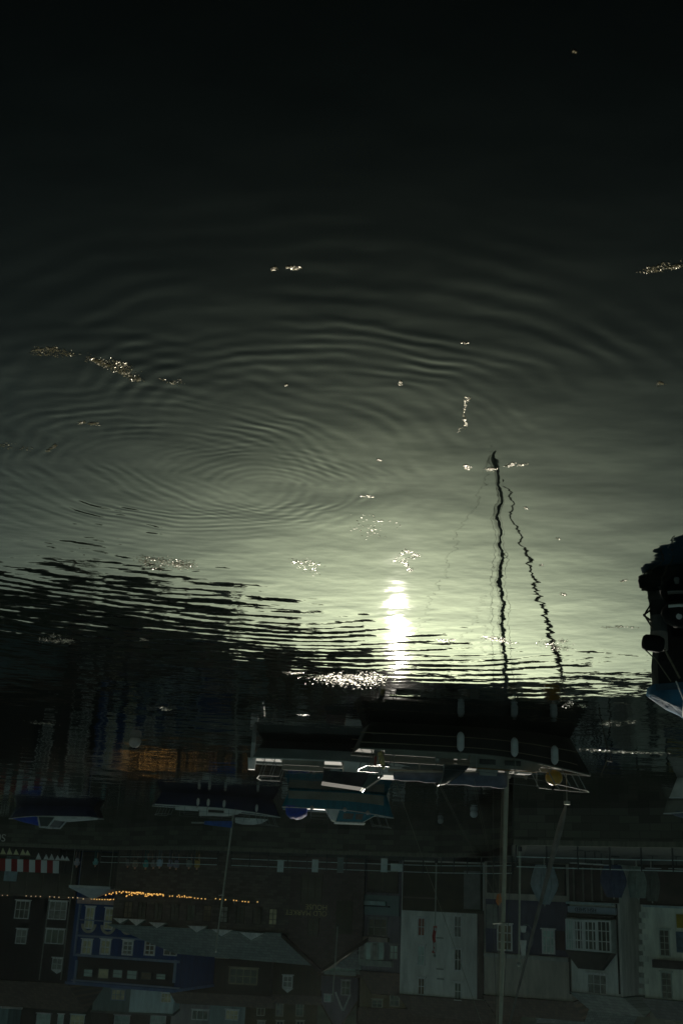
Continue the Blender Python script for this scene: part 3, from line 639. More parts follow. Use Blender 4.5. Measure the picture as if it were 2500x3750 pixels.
MB().ball((top.x, top.y, top.z), 0.12, 8, 6).build('finial', alu, t); MB().tube([(0, 0, 0), (0, 0, 0.3)], 0.13).build('base', post_m, t)
fb = P(1589, 3490, 95.9)
fl = MB(); secs = []
for i in range(9):
    z = -i * 0.26; secs.append([(-0.12 - .06 * math.sin(i), -0.05, z), (0.16 + .05 * math.cos(i * 1.3), -0.05 + .05 * math.sin(i * 2), z), (0.16 + .05 * math.cos(i * 1.3), -0.01 + .05 * math.sin(i * 2), z), (-0.12 - .06 * math.sin(i), -0.01, z)])
fl.loft(secs); fo = fl.build('drooping_flag', mat('red_white_flag', (0.4, 0.06, 0.04), 0.8), None); fo.location = (fb.x, fb.y - 0.14, fb.z)
fm_ = MATS['red_white_flag']; nn = fm_.node_tree.nodes; ll = fm_.node_tree.links
tc = nn.new('ShaderNodeTexCoord'); vn = nn.new('ShaderNodeTexVoronoi'); vn.inputs['Scale'].default_value = 1.6; ll.new(tc.outputs['Object'], vn.inputs[0])
cr = nn.new('ShaderNodeValToRGB'); cr.color_ramp.interpolation = 'CONSTANT'; cr.color_ramp.elements[0].color = (0.5, 0.5, 0.48, 1); cr.color_ramp.elements[1].color = (0.35, 0.03, 0.02, 1); cr.color_ramp.elements[1].position = 0.38
ll.new(vn.outputs['Distance'], cr.inputs[0]); ll.new(cr.outputs[0], nn['Principled BSDF'].inputs['Base Color'])
tag(fo, 'limp red and white flag drooping at the top of the flagpole', 'flag')
of = P(1824, 3275, 90); ofl = MB().loft([[(-0.05, 0, 0), (0.05, 0, 0), (0.05, .03, 0), (-0.05, .03, 0)], [(-0.28, 0, -.35), (0.2, .08, -.3), (0.2, .11, -.3), (-.28, .03, -.35)], [(-0.15, 0, -.9), (0.12, 0, -.8), (0.12, .03, -.8), (-.15, .03, -.9)]])
o = ofl.build('pennant', mat('orange_cloth', (0.55, 0.10, 0.02), 0.8)); o.location = (of.x, of.y, P(1824, 3316, 90).z); tag(o, 'small orange pennant hanging before the purple pub', 'pennant')
# closed parasols
def parasol(label, X, Yb, Yt, d, wr, wt, cm, tilt=0.0):
    a = P(X, Yb, d); zt = P(X, Yt, d).z - QZ; t = thing('closed_parasol', label, 'parasol', (a.x, a.y, QZ), 0, 'closed parasols on the quay')
    MB().tube([(0, 0, 0), (0, 0, zt + 0.12)], 0.045, 8).build('pole', alu, t)
    MB().box(-0.35, 0.35, -0.35, 0.35, 0, 0.1).build('base', post_m, t)
    secs = []; n = 20; z0 = 0.55
    for i in range(9):
        k = i / 8; z = z0 + (zt - z0) * k; r = wr * (0.55 + 0.45 * math.sin(min(1, (k + .05) / .62) * math.pi / 2)) * (1 - max(0, k - .55) / .45 * (1 - wt)); 
        secs.append([(r * (1 + .16 * math.cos(j * math.pi)) * math.cos(2 * math.pi * j / n) + tilt * k, r * .8 * (1 + .16 * math.cos(j * math.pi)) * math.sin(2 * math.pi * j / n), z) for j in range(n)])
    MB().loft(secs).build('canopy', cm, t)
    return t
parasol('pale grey closed parasol behind the furled sail', 1990, 3120, 3312, 80, 0.85, 0.35, mat('pale_parasol', (0.16, 0.185, 0.20), 0.8, 0.2, 3))
parasol('navy blue closed parasol beside the pale one', 2240, 3112, 3286, 74, 0.75, 0.55, mat('navy_parasol', (0.035, 0.045, 0.08), 0.8, 0.25, 3))
parasol('pale green grey closed parasol right of the navy one', 2325, 3112, 3288, 75, 0.55, 0.8, mat('green_grey_parasol', (0.12, 0.145, 0.13), 0.8, 0.2, 3))
parasol('dull grey closed parasol at the right of the group', 2378, 3112, 3300, 77, 0.5, 0.6, mat('grey_parasol', (0.065, 0.07, 0.062), 0.8, 0.2, 3))
for k, (X, d, lb) in enumerate(((2118, 68, 'bare cafe table behind the right railing, farthest left of its row'), (2146, 68.6, 'second cafe table from the left behind the right railing'), (2182, 68.2, 'cafe table beside the navy parasol'), (2206, 69, 'cafe table half behind the navy parasol'), (2396, 71, 'cafe table right of the grey parasol'), (2484, 70, 'cafe table at the right edge of the quay'))):
    p = plan(X, d); t = thing('cafe_table', lb, 'table', (p.x, p.y, QZ), 0, 'cafe tables on the quay')
    MB().box(-.42, .42, -.35, .35, .72, .755).build('table_top', mat('pale_table_top', (.24, .25, .25), .5, .1), t)
    MB().tube([(0, 0, .03), (0, 0, .718)], .035, 8).build('stem', post_m, t); MB().box(-.25, .25, -.25, .25, 0, .03).build('base', post_m, t)
# market stall at far left with striped awning and pennants
sa = P(-60, 3175, 115.6); sb_ = P(214, 3180, 114.6); st_l = (sa - sb_).length
t = thing('market_stall', 'quayside stall with red and white striped awning at the left edge', 'stall', (sb_.x, sb_.y, QZ), math.atan2(sa.y - sb_.y, sa.x - sb_.x))
zb = P(110, 3150, 115).z - QZ; zt_ = P(110, 3192, 115).z - QZ
MB().loft([[(0, 0, zb), (0, 0.35, zt_ + .05), (0, 0.35, zt_), (0, 0.03, zb - .05)], [(st_l, 0, zb), (st_l, 0.35, zt_ + .05), (st_l, 0.35, zt_), (st_l, 0.03, zb - .05)]]).build('awning', striped('red_white_stripes', (0.42, 0.44, 0.42), (0.16, 0.012, 0.012), 1.24), t)
for x in (0.1, st_l - .1):
    for y in (0.1, 2.1): MB().tube([(x, y, 0), (x, y, zb if y < 1 else zt_)], 0.05, 6).build('leg', post_m, t)
MB().box(0.2, st_l - .2, 0.3, 0.9, 0.0, 0.9).build('counter', dark_wd, t)
for lb, xs, y0, y1, yy, m in (('string of cream pennants at the far left of the stall', (-25, 12, 36, 60, 85, 102), 3128, 3100, 0.8, mat('cream_pennant', (0.34, 0.33, 0.2), 0.8)), ('string of white pennants at the right end of the stall', (142, 170, 190, 212, 230, 246), 3148, 3122, 0.5, mat('white_pennant', (0.36, 0.42, 0.38), 0.8))):
    d = 111.8
    pa = P(xs[-1] - 12, y0, d); t = thing('pennant_string', lb, 'bunting', tuple(pa))
    tops = []
    for i, X in enumerate(xs):
        a = P(X + 11, y0 + i * 1, d) - pa; b = P(X - 11, y0 + i * 1, d) - pa; c = P(X, y1 + i * 2 + (i % 2) * 3, d) - pa
        MB().loft([[tuple(a), tuple(b), tuple(c)], [(p.x, p.y + .02, p.z) for p in (a, b, c)]]).build('pennant', m, t); tops += [tuple(a), tuple(b)]
    MB().tube(tops[::-1], 0.025, 5).build('cord', rope_m, t)
# gazebo
ga = P(402, 3240, 112); gb_ = P(266, 3240, 112.5); gw = (gb_ - ga).length
t = thing('gazebo', 'white gazebo tent standing on the quay before the blue building', 'gazebo', (ga.x, ga.y, QZ))
ze_ = P(335, 3253, 112).z - QZ; zp = P(335, 3294, 112).z - QZ
cm = MB(); cm.v = [(-.15, -.15, ze_), (gw + .15, -.15, ze_), (gw + .15, gw + .15, ze_), (-.15, gw + .15, ze_), (gw / 2, gw / 2, zp)]
cm.v += [(x, y, z - 0.22 if z < zp else z - .15) for x, y, z in cm.v]
for i in range(4): cm.f += [[i, (i + 1) % 4, 4], [5 + (i + 1) % 4, 5 + i, 9], [(i + 1) % 4, i, 5 + i, 5 + (i + 1) % 4]]
cm.build('canopy', mat('white_canvas', (0.42, 0.47, 0.5), 0.8, 0.1, 2), t)
for x in (0, gw):
    for y in (0, gw): MB().tube([(x, y, 0), (x, y, ze_ - .15)], 0.04, 6).build('leg', alu, t)
# banner left of the stall
ba = P(42, 3192, 116.5); o = MB().box(-0.65, 0.65, -0.04, 0.04, 0, 3.0).box(-0.7, 0.7, -.06, .06, -0.3, -0.004).build('upright_banner', mat('pale_banner_blue', (0.14, 0.18, 0.20), 0.7, 0.3, 2)); o.location = (ba.x, ba.y, QZ + 0.3); tag(o, 'pale blue upright banner standing under the stall lights', 'banner')

# string lights
bulb = mat('warm_bulb', (1, 0.6, 0.2), 0.5, 0.05, 1, emit=(1.0, 0.50, 0.12, 1.1))
bulb2 = mat('dim_bulb', (1, 0.7, 0.4), 0.5, 0.05, 1, emit=(1.0, 0.62, 0.30, 0.8))
def lights(label, pts, d, m, r):
    p0 = P(pts[0][0], pts[0][1] + 3, d); t = thing('string_lights', label, 'string lights', tuple(p0), 0, 'strings of warm lights')
    loc = [P(x, y, d) - p0 for x, y in pts]
    MB().tube([(p.x, p.y, p.z + r + .03) for p in loc], 0.015, 4).build('wire', rubber, t)
    b0 = None
    for p in loc:
        if b0 is None: b0 = MB().ball((0, 0, 0), r, 8, 6).build('bulb', m, t); o = b0
        else: o = b0.copy(); COL.objects.link(o)
        o.parent = t; o.location = p
ca = lambda pts: [(300 + x * .2551, 3100 + y * .2551) for x, y in pts]
lights('sparse string of dim lights across the black house', [(10, 3279), (28, 3279), (97, 3281), (115, 3282), (132, 3282), (149, 3283), (183, 3284), (200, 3285), (217, 3286), (252, 3287), (268, 3287), (285, 3288), (306, 3292)], 118.5, bulb2, 0.055)
lights('even string of lights under the blue building fascia', ca([(140, 752), (180, 755), (218, 760), (256, 760), (294, 762), (332, 762), (371, 762), (398, 765), (417, 760), (458, 760), (495, 757)]), 114.5, bulb, 0.06)
lights('dense upper garland of lights over the terrace', ca([(345, 697), (397, 678), (447, 664), (495, 655), (541, 650), (572, 665), (593, 646), (635, 652), (648, 658), (681, 657), (720, 660), (742, 664), (753, 668), (783, 662), (798, 660), (812, 660), (828, 666), (845, 662), (878, 665), (883, 676), (947, 680), (962, 677), (978, 687), (993, 688), (1008, 688), (1039, 681), (1072, 686), (1080, 683), (1118, 685), (1130, 686), (1136, 687), (1166, 691)]), 105.2, bulb, 0.065)
lights('loose lower garland of lights below the dense one', ca([(425, 685), (499, 674), (648, 706), (640, 715), (685, 690), (712, 675), (720, 700), (767, 676), (800, 688), (855, 680), (912, 712), (916, 688), (934, 714), (955, 700), (1010, 704), (1088, 698), (1096, 697), (1170, 708)]), 104.8, bulb, 0.06)
lights('right hand tail of lights before the market house', ca([(1262, 713), (1301, 711), (1370, 717), (1395, 699), (1407, 725), (1441, 720), (1474, 708), (1477, 723), (1510, 731), (1543, 727), (1568, 729)]) + [(713, 3289), (725, 3290), (738, 3291), (752, 3292), (790, 3291), (806, 3293), (826, 3295), (856, 3297), (866, 3298), (888, 3301), (898, 3302), (910, 3303), (943, 3303)], 104.5, bulb, 0.055)

# ------------------------------------------------------------------ people
skin_c = mat('skin', (0.35, 0.2, 0.14), 0.6, 0.1, 5); hair_c = mat('dark_hair', (0.03, 0.02, 0.015), 0.8)
def person_mesh(arm):
    v = [(0, 0, .95), (0, 0, 1.15), (0, 0, 1.36), (0, 0, 1.50), (0, -.01, 1.60), (0, -.01, 1.74)]
    e = [(0, 1), (1, 2), (2, 3), (3, 4), (4, 5)]; r = [.15, .14, .155, .055, .095, .06]
    def add(p, rad, par): v.append(p); r.append(rad); e.append((par, len(v) - 1)); return len(v) - 1
    for s in (-1, 1):
        a = add((s * .10, 0, .86), .10, 0); a = add((s * .11, -.02, .48), .065, a); a = add((s * .11, .02, .08), .042, a); add((s * .12, -.14, .04), .035, a)
        a = add((s * .19, 0, 1.40), .07, 2)
        if arm == 0: a = add((s * .24, .02, 1.12), .045, a); a = add((s * .24, -.05, .87), .033, a); add((s * .235, -.08, .76), .028, a)
        elif arm == 1: a = add((s * .26, -.06, 1.14), .045, a); a = add((s * .16, -.30, 1.16), .035, a); add((s * .10, -.37, 1.18), .03, a)
        else: a = add((s * .27, .03, 1.14), .045, a); a = add((s * .2, -.2, 1.05 + .2 * (s > 0)), .035, a); add((s * .13, -.27, 1.1 + .2 * (s > 0)), .03, a)
    me = bpy.data.meshes.new('person_cage'); me.from_pydata(v, e, []); o = bpy.data.objects.new('person_cage', me); COL.objects.link(o)
    md = o.modifiers.new('s', 'SKIN'); sv = me.skin_vertices[0].data
    for i, q in enumerate(r): sv[i].radius = (q * (1.25 if i in (0, 1, 2) else 1), q * (.85 if i in (0, 1, 2) else 1)); sv[i].use_root = i == 0
    o.modifiers.new('u', 'SUBSURF').levels = 1
    dg = bpy.context.evaluated_depsgraph_get(); out = bpy.data.meshes.new_from_object(o.evaluated_get(dg)); bpy.data.objects.remove(o)
    return out
pm = [person_mesh(i) for i in range(3)]
ppl = [(462, 'grey', (.10, .10, .10), 0, 'person in dark grey behind the left railing, farthest left of the row'), (489, 'stone', (.15, .14, .12), 1, 'person in a stone coloured coat leaning at the left railing'), (528, 'teal', (.05, .19, .19), 1, 'person in a bright teal jacket at the left railing'), (556, 'ash', (.16, .15, .145), 2, 'person in an ash grey top right of the teal jacket'), (578, 'pale_blue', (.24, .30, .36), 0, 'person in a pale blue shirt behind the left railing'), (617, 'lilac', (.17, .16, .22), 2, 'person in a lilac grey top at the left railing'), (640, 'plum', (.14, .13, .17), 1, 'person in a plum grey jacket beside the lilac top'), (686, 'moss', (.13, .14, .13), 0, 'person in a grey green coat at the right of the crowd'), (716, 'amber', (.25, .17, .05), 0, 'person in a yellow coat standing near the mast'), (343, 'aqua', (.10, .24, .25), 2, 'person in an aqua top in front of the gazebo'), (275, 'mauve', (.20, .19, .22), 1, 'person in a mauve top at the left of the gazebo')]
for X, nm, c, arm, lb in ppl:
    d = 103.4 + (arm * .5) if X > 400 else 111.6
    if X > 400: d = on_edge(X).y + 0.75 + .25 * arm
    p = plan(X, d); me = pm[arm].copy(); jm = mat('jacket_' + nm, c, .8); tm = mat('trousers_' + nm, tuple(x * .3 for x in c), .8)
    for m in (skin_c, jm, tm): me.materials.append(m)
    for f in me.polygons:
        z = f.center.z; f.use_smooth = True; far_ = abs(f.center.x) > .15 and z < .85 or (f.center.y < -.3)
        f.material_index = 0 if z > 1.47 or far_ and z > .3 else (1 if z > .9 or abs(f.center.x) > .2 else 2)
    o = bpy.data.objects.new('person', me); COL.objects.link(o); o.location = (p.x, p.y, QZ + .02); o.rotation_euler = (0, 0, random.uniform(-.5, .5)); s_ = random.uniform(.95, 1.05); o.scale = (s_, s_, s_)
    tag(o, lb, 'person', 'people along the quay')
    MB().ball((0, .015, 1.72), .105, 10, 6, (1, 1.05, .95)).build('hair', hair_c, o, True)

# ------------------------------------------------------------------ boats
def hull(L, B, zb, zm, zs, sw=0.75, rake=0.6, plumb=0.25, n=26, top=0.0):
    secs = []; sheer = []
    for i in range(n + 1):
        t = i / n
        hb = B / 2 * (sw + (1 - sw) * math.sin(min(1, t / .5) * math.pi / 2)) if t < .5 else B / 2 * max(0.015, 1 - ((t - .5) / .5) ** 2.3)
        z = zs + (zm - zs) * (t / .45) if t < .45 else zm + (zb - zm) * ((t - .45) / .55) ** 1.7
        z += top
        def X(zz): return -L / 2 + L * t + (rake * (zz / zb) * t ** 6) - plumb * (zz / zs) * (1 - t) ** 8 * -0.0 + 0.0 - (0.35 * (zz / max(zs, .1)) * (1 - t) ** 8 if plumb else 0)
        half = [(0.0, -.45 * (1 - t ** 8)), (hb * .55, -.35 * (1 - t ** 6)), (hb * .86, -.05), (hb * .97, z * .45), (hb, z)]
        pts = [(X(zz), y, zz) for y, zz in half[::-1]] + [(X(zz), -y, zz) for y, zz in half[1:]]
        secs.append(pts); sheer.append((X(z), hb, z))
    return secs, sheer
def boat(name, label, stern, bow, B, zb, zm, zs, hm_, dm, boot=None, **kw):
    ws, wb_ = W(*stern), W(*bow); c = (ws + wb_) / 2; d = wb_ - ws; L = d.length
    t = thing(name, label, kw.pop('cat', 'boat'), (c.x, c.y, 0), math.atan2(d.y, d.x))
    secs, sheer = hull(L, B, zb, zm, zs, **kw)
    ho = MB().loft(secs, closed=False).build('hull', hm_, t, True)
    if boot:
        ho.data.materials.append(boot)
        for f in ho.data.polygons:
            if f.center.z < zm * .34: f.material_index = 1
    dk_ = MB()
    for x, y, z in sheer: dk_.v += [(x, y - .015, z - .05), (x, -y + .015, z - .05)]
    for i in range(len(sheer) - 1): dk_.f.append([2 * i, 2 * i + 1, 2 * i + 3, 2 * i + 2])
    dk_.build('deck', dm, t)
    tr = MB()
    for s in (1, -1): tr.tube([(x, s * y, z + .01) for x, y, z in sheer], 0.028, 6)
    tr.build('toe_rail', kw.get('rail_m', white_g if hm_ is not dark_h else grey_g), t)
    def side(x, s):                                  # half beam and sheer height at local x
        for (xa, ya, za), (xb, yb, zb2) in zip(sheer, sheer[1:]):
            if xa <= x <= xb: k = (x - xa) / (xb - xa); return s * (ya + (yb - ya) * k), za + (zb2 - za) * k
        return s * sheer[0][1], sheer[0][2]
    t['L'] = L; del t['L']
    return t, L, side, sheer
def stripe(t, secs_fn, m): pass
def stanchions(t, L, side, x0, x1, n, h=0.55, wires=True):
    for s in (1, -1):
        pts = []
        for i in range(n):
            x = x0 + (x1 - x0) * i / (n - 1); y, z = side(x, s); y -= s * .06
            MB().tube([(x, y, z), (x, y, z + h)], 0.014, 6).build('stanchion', steel, t); pts.append((x, y, z + h))
        if wires: MB().tube(pts, 0.008, 4).tube([(a, b, c - h * .45) for a, b, c in pts], 0.008, 4).build('guard_wire', steel, t)
def pulpit(t, L, side, xa, xb, h=0.6, name='pulpit'):
    m = MB(); top = []
    for s in (1, -1):
        pts = []
        for k in (0, .5, 1):
            x = xa + (xb - xa) * k; y, z = side(x, s); pts.append((x, y * .92, z)); 
        tp = [(p[0] + (xb - xa) * .25, p[1], p[2] + h) for p in pts]
        for p, q_ in zip(pts, tp): m.tube([p, q_], 0.015, 6)
        m.tube(tp, 0.018, 6); top.append(tp[-1])
    m.tube([top[0], ((top[0][0] + (xb - xa) * .15), 0, top[0][2] + .02), top[1]], 0.018, 6)
    return m.build(name, steel, t)
def fender(t, L, side, x, s, label, group, top=0.05, ln=0.6, r=0.10, m=pale_f):
    y, z = side(x, s); wpt = t.matrix_basis @ Vector((x, y + s * (r + .02), z))
    o = thing('fender', label, 'fender', (wpt.x, wpt.y, wpt.z - top - ln), t.rotation_euler.z, group)
    b = MB().tube([(0, 0, 0), (0, 0, .05), (0, 0, .12), (0, 0, ln - .12), (0, 0, ln - .05), (0, 0, ln)], [r * .3, r * .75, r, r, r * .75, r * .3], 12)
    b.build('body', m, o, True)
    MB().tube([(0, 0, ln), (0, -s * r * .5, ln + top + .02), (0, -s * (r + .25), ln + top + .05)], 0.012, 5).build('lanyard', rope_m, o)
    return o
def rig(t, x, z0, h, r=0.06, lean=0.0, spread=(), stay=None, shroud=None):
    ms = MB().tube([(x, 0, z0), (x + lean * h, 0, z0 + h)], [r, r * .75], 10).build('mast', alu, t)
    for f in spread:
        for s in (1, -1): MB().tube([(x + lean * h * f, 0, z0 + h * f), (x + lean * h * f - .08, s * .8, z0 + h * f + .06)], [.028, .018], 6).build('spreader', alu, ms)
    MB().ball((x + lean * h, 0, z0 + h + .05), .07, 8, 6).tube([(x + lean * h, 0, z0 + h), (x + lean * h - .25, 0, z0 + h + .25)], .012, 5).build('masthead', alu, ms)
    sh = MB()
    for s in (1, -1):
        ps = [(x - .1, s * 1.2, z0 - .3)] + [(x + lean * h * f - .08, s * .8, z0 + h * f + .06) for f in spread[:1]] + [(x + lean * h, 0, z0 + h)]
        sh.tube(ps, .007, 4)
    if stay: sh.tube([stay, (x + lean * h, 0, z0 + h)], .010, 4)
    sh.build('shroud', mat('dull_wire', (.06, .06, .055), .6), t); return ms

# --- dark yacht (nearest sailing boat)
yt, L, sd_, sh_ = boat('sailing_yacht', 'dark hulled sailing yacht with slate sail cover and a furled headsail', (1345, 2656), (2085, 2704), 2.5, 1.12, 0.84, 0.82, dark_h, grey_g, rake=.65, sw=.7, cat='yacht')
for zf in (.42, .78):
    m = MB()
    for s in (1, -1): m.tube([(x - (0 if i < 25 else .1), s * (y * (.985 if zf > .6 else .955) + .008), z * zf) for i, (x, y, z) in enumerate(sh_[:-1])], 0.013, 4)
    m.build('hull_stripe', mat('dull_gold_line', (0.14, 0.12, 0.08), .5), yt)
cab = MB().loft([[(-.2, -.85, .8), (-.2, .85, .8), (-.2, .72, 1.16), (-.2, -.72, 1.16)], [(1.4, -.72, .85), (1.4, .72, .85), (1.4, .6, 1.17), (1.4, -.6, 1.17)], [(2.3, -.45, .92), (2.3, .45, .92), (2.0, .35, 1.16), (2.0, -.35, 1.16)]]).build('cabin', grey_g, yt)
for s in (1, -1):
    for x in (.1, .9): MB().box(x, x + .5, s * .80 - .03, s * .80 + .03, .92, 1.07).build('window', glass_d, cab)
MB().box(1.5, 1.95, -.22, .22, 1.165, 1.22).build('hatch', white_g, cab)
for q_ in (-.95, .90): MB().box(-2.9, -.3, q_, q_ + .05, .74, .98).build('coaming', grey_g, yt)
MB().box(-2.7, -.5, -.55, .55, .70, .78).build('cockpit', wood, yt)
sph = []
for k in range(5):
    a = math.pi * k / 4 * .5; sph.append([(-.25 - .75 * k / 4, .8 * math.cos(tt), 1.15 + (.15 + .42 * math.sin(a)) * math.sin(tt)) for tt in [math.pi * j / 12 for j in range(13)]])
MB().loft(sph, False, False).build('sprayhood', mat('dark_sprayhood', (0.02, 0.022, 0.02), .7, .3, 3), yt)
MB().tube([(-1.02, .8 * math.cos(tt), 1.15 + .57 * math.sin(tt)) for tt in [math.pi * j / 12 for j in range(13)]], .02, 6).build('hoop', steel, yt)
mx = 1.20
rig(yt, mx, 1.16, 8.6, .072, -.034, (.52,))
bm = MB().tube([(mx - .1, 0, 1.25), (-2.6, 0, 1.36)], .055, 8).build('boom', alu, yt)
secs = []
for i in range(15):
    k = i / 14; x = mx - .02 - 3.6 * k; hh = .34 * (1 - .55 * k) + .02 * math.sin(i * 2.1); wv = .13 * (1 - .3 * k) + .015 * math.sin(i * 1.7); zc = 1.38 + .10 * k
    secs.append([(x, wv * math.cos(a), zc + hh * (.95 if math.sin(a) > 0 else .55) * math.sin(a)) for a in [2 * math.pi * j / 10 for j in range(10)]])
MB().loft(secs).build('sail_cover', slate_c, yt, True)
stb = (L / 2 - .15, 0, 1.12)
hd = Vector((mx - .30, 0, 9.5)); b0 = Vector(stb) + Vector((0, 0, .85))
def lp(k): return b0.lerp(hd, k)
MB().tube([stb, tuple(b0)], .012, 5).tube([tuple(b0), tuple(b0 + Vector((0, 0, .1)))], [.10, .10], 10).build('furling_drum', alu, yt)
MB().tube([tuple(lp(k)) for k in (.015, .06, .12, .22, .35, .5, .7, .9)], [.03, .08, .10, .08, .06, .048, .036, .025], 10).build('furled_headsail', mat('furled_sail', (0.13, 0.12, 0.11), .8, .25, 3), yt)
pulpit(yt, L, sd_, L / 2 - 1.1, L / 2 + .1, .55); pulpit(yt, L, sd_, -L / 2 + .7, -L / 2 + .05, .5, 'pushpit')
stanchions(yt, L, sd_, -2.6, 2.4, 5, .5)
MB().tube([(-2.9, 0, .8), (-2.9, 0, 1.2)], .05).tube([(-2.9, .38 * math.cos(a), 1.2 + .38 * math.sin(a)) for a in [2 * math.pi * j / 20 for j in range(21)]], .016, 6).build('steering_wheel', steel, yt)
MB().tube([(-1.2, .7, .98), (-1.2, .7, 1.1)], [.09, .07], 12).build('winch', steel, yt)
ml = mat('pale_line', (.16, .15, .12), .8)
tp = (mx - .034 * 8.6, 0, 9.7)
MB().tube([tp, (-2.45, 0, 1.45)], .006, 4).build('topping_lift', ml, yt)
for q_ in (-.09, .08): MB().tube([(mx - .12, q_, 1.25), (tp[0] - .1, q_ * .6, tp[2] - .2)], .007, 4).build('halyard', ml, yt)
for q_ in (1, -1): MB().tube([(mx - 1.1, q_ * .13, 1.45), (mx - .22, q_ * .04, 5.2), (mx - 2.3, q_ * .10, 1.45)], .005, 4).build('lazy_jack', ml, yt)
MB().tube([(-1.6, 0, 1.3), (-1.7, .12, .95), (-1.75, -.1, .86)], .012, 5).build('mainsheet', ml, yt)
MB().tube([(-2.95 + .06 * math.sin(a), .72 + .2 * math.cos(a), 1.12 + .24 * math.sin(a)) for a in [R(-60 + 300 * j / 14) for j in range(15)]], .05, 8).build('lifebuoy', mat('cream_lifebuoy', (.26, .22, .10), .7), yt)
MB().box(.25, .85, -.25, .25, 1.17, 1.34, (.86, .8)).build('liferaft_case', mat('dull_white_case', (.16, .17, .16), .6), yt)
for x in (1.35, 1.9): MB().tube([(x, -.45, 1.12), (x, -.45, 1.24), (x + .1, -.45, 1.28)], [.05, .05, .065], 8).build('vent_cowl', grey_g, yt)
MB().tube([(-.1, .66, 1.19), (2.0, .58, 1.2)], .018, 6).build('boathook', wood, yt)
for k in range(3): MB().tube([(2.5 + .02 * k + .16 * math.cos(a), -.2 + .16 * math.sin(a), 1.0 + .03 * k) for a in [2 * math.pi * j / 14 for j in range(15)]], .016, 5).build('rope_coil', ml, yt)
MB().tube([(-2.8, -.72, .86), (-2.8, -.72, 1.16)], [.13, .13], 10).build('fuel_can', mat('faded_red_can', (.10, .02, .015), .6), yt)
for X, lb in ((1620, 'left pale fender on the side of the dark yacht'), (1833, 'middle pale fender on the side of the dark yacht, below the mast'), (2016, 'right pale fender near the bow of the dark yacht')):
    v = W(X, 2690) - Vector(yt.location); x = v.x * math.cos(yt.rotation_euler.z) + v.y * math.sin(yt.rotation_euler.z)
    fender(yt, L, sd_, x, 1, lb, 'fenders on the dark yacht', .04, .58, .115)
y_, z_ = sd_(L / 2 - .75, 1); wp = yt.matrix_basis @ Vector((L / 2 - .75, y_ * .8, z_ + .32))
t = thing('buoy', 'yellow ball buoy hung at the bow of the dark yacht', 'buoy', (wp.x, wp.y, wp.z))
MB().ball((0, 0, 0), .27, 16, 10, (1, 1, .88)).build('ball', yellow_b, t, True); MB().tube([(0, 0, .22), (0, 0, .30), (.05, .05, .36)], .03, 8).build('eye', rubber, t)

# --- white motor sailer behind it
mt, L, sd_, sh_ = boat('motor_launch', 'white motor launch with dark canopy behind the dark yacht', (968, 2722), (1590, 2752), 2.2, .95, .62, .62, mat('launch_hull', (.085, .095, .09), .6, .25, 1, spec=.2), white_g, boot=black_h, rake=.5, sw=.85)
MB().loft([[(x, s, z) for s, z in ((-.95, .6), (.95, .6), (.8, 1.0), (-.8, 1.0))] for x in (-.2, 1.7)] + [[(2.6, -.4, .72), (2.6, .4, .72), (2.45, .3, .85), (2.45, -.3, .85)]]).build('cabin', white_g, mt)
MB().loft([[(-.9, -.9, .95), (-.9, .9, .95), (-.95, .75, 1.32), (-.95, -.75, 1.32)], [(.7, -.85, .98), (.7, .85, .98), (.45, .7, 1.45), (.45, -.7, 1.45)]]).build('canopy', mat('dark_canopy', (0.03, 0.03, 0.032), .8, .3, 3, spec=.04), mt)
MB().loft([[(.7, -.85, 1.0), (.7, .85, 1.0), (.46, .7, 1.46), (.46, -.7, 1.46)], [(1.2, -.75, 1.0), (1.2, .75, 1.0), (.55, .68, 1.48), (.55, -.68, 1.48)]]).build('windscreen', mat('greenish_screen', (.06, .08, .07), .35, .2, spec=.2), mt)
MB().tube([(1.2, -.75, 1.02), (.56, -.69, 1.49), (.56, .69, 1.49), (1.2, .75, 1.02)], .025, 6).build('screen_frame', steel, mt)
for q_ in (-.9, .84): MB().box(-2.4, -.9, q_, q_ + .06, .6, .82).build('coaming', grey_g, mt)
pulpit(mt, L, sd_, -L / 2 + .8, -L / 2 + .1, .6, 'pushpit')
MB().box(-L / 2 - .55, -L / 2 - .25, -.18, .18, .55, .95, (.75, .8)).box(-L / 2 - .46, -L / 2 - .32, -.07, .07, -.2, .545).build('outboard_motor', pale_f, mt)
MB().box(1.9, 2.25, -.2, .2, .98, 1.03).build('hatch', white_p, mt)
# --- turquoise cruiser
ct, L, sd_, sh_ = boat('motor_cruiser', 'small turquoise motor cruiser with a royal blue tarp over its stern', (1062, 2896), (1415, 2912), 2.2, 1.15, .92, .9, turq, turq, rake=.4, sw=.88)
m = MB()
for s in (1, -1):
    k = len(m.v)
    for x, y, z in sh_[1:-2]: m.v += [(x, s * (y * .955 + .02), z * .05 + .02), (x, s * (y * .992 + .02), z * .52)]
    for i in range(len(sh_) - 4): m.f.append([k + 2 * i, k + 2 * i + 1, k + 2 * i + 3, k + 2 * i + 2])
m.build('white_topsides', grey_g, ct)
MB().loft([[(.1, -.85, .9), (.1, .85, .9), (-.05, .75, 1.50), (-.05, -.75, 1.50)], [(1.55, -.8, .95), (1.55, .8, .95), (1.30, .68, 1.46), (1.30, -.68, 1.46)], [(2.1, -.55, 1.0), (2.1, .55, 1.0), (1.4, .6, 1.42), (1.4, -.6, 1.42)]]).build('cabin', turq, ct)
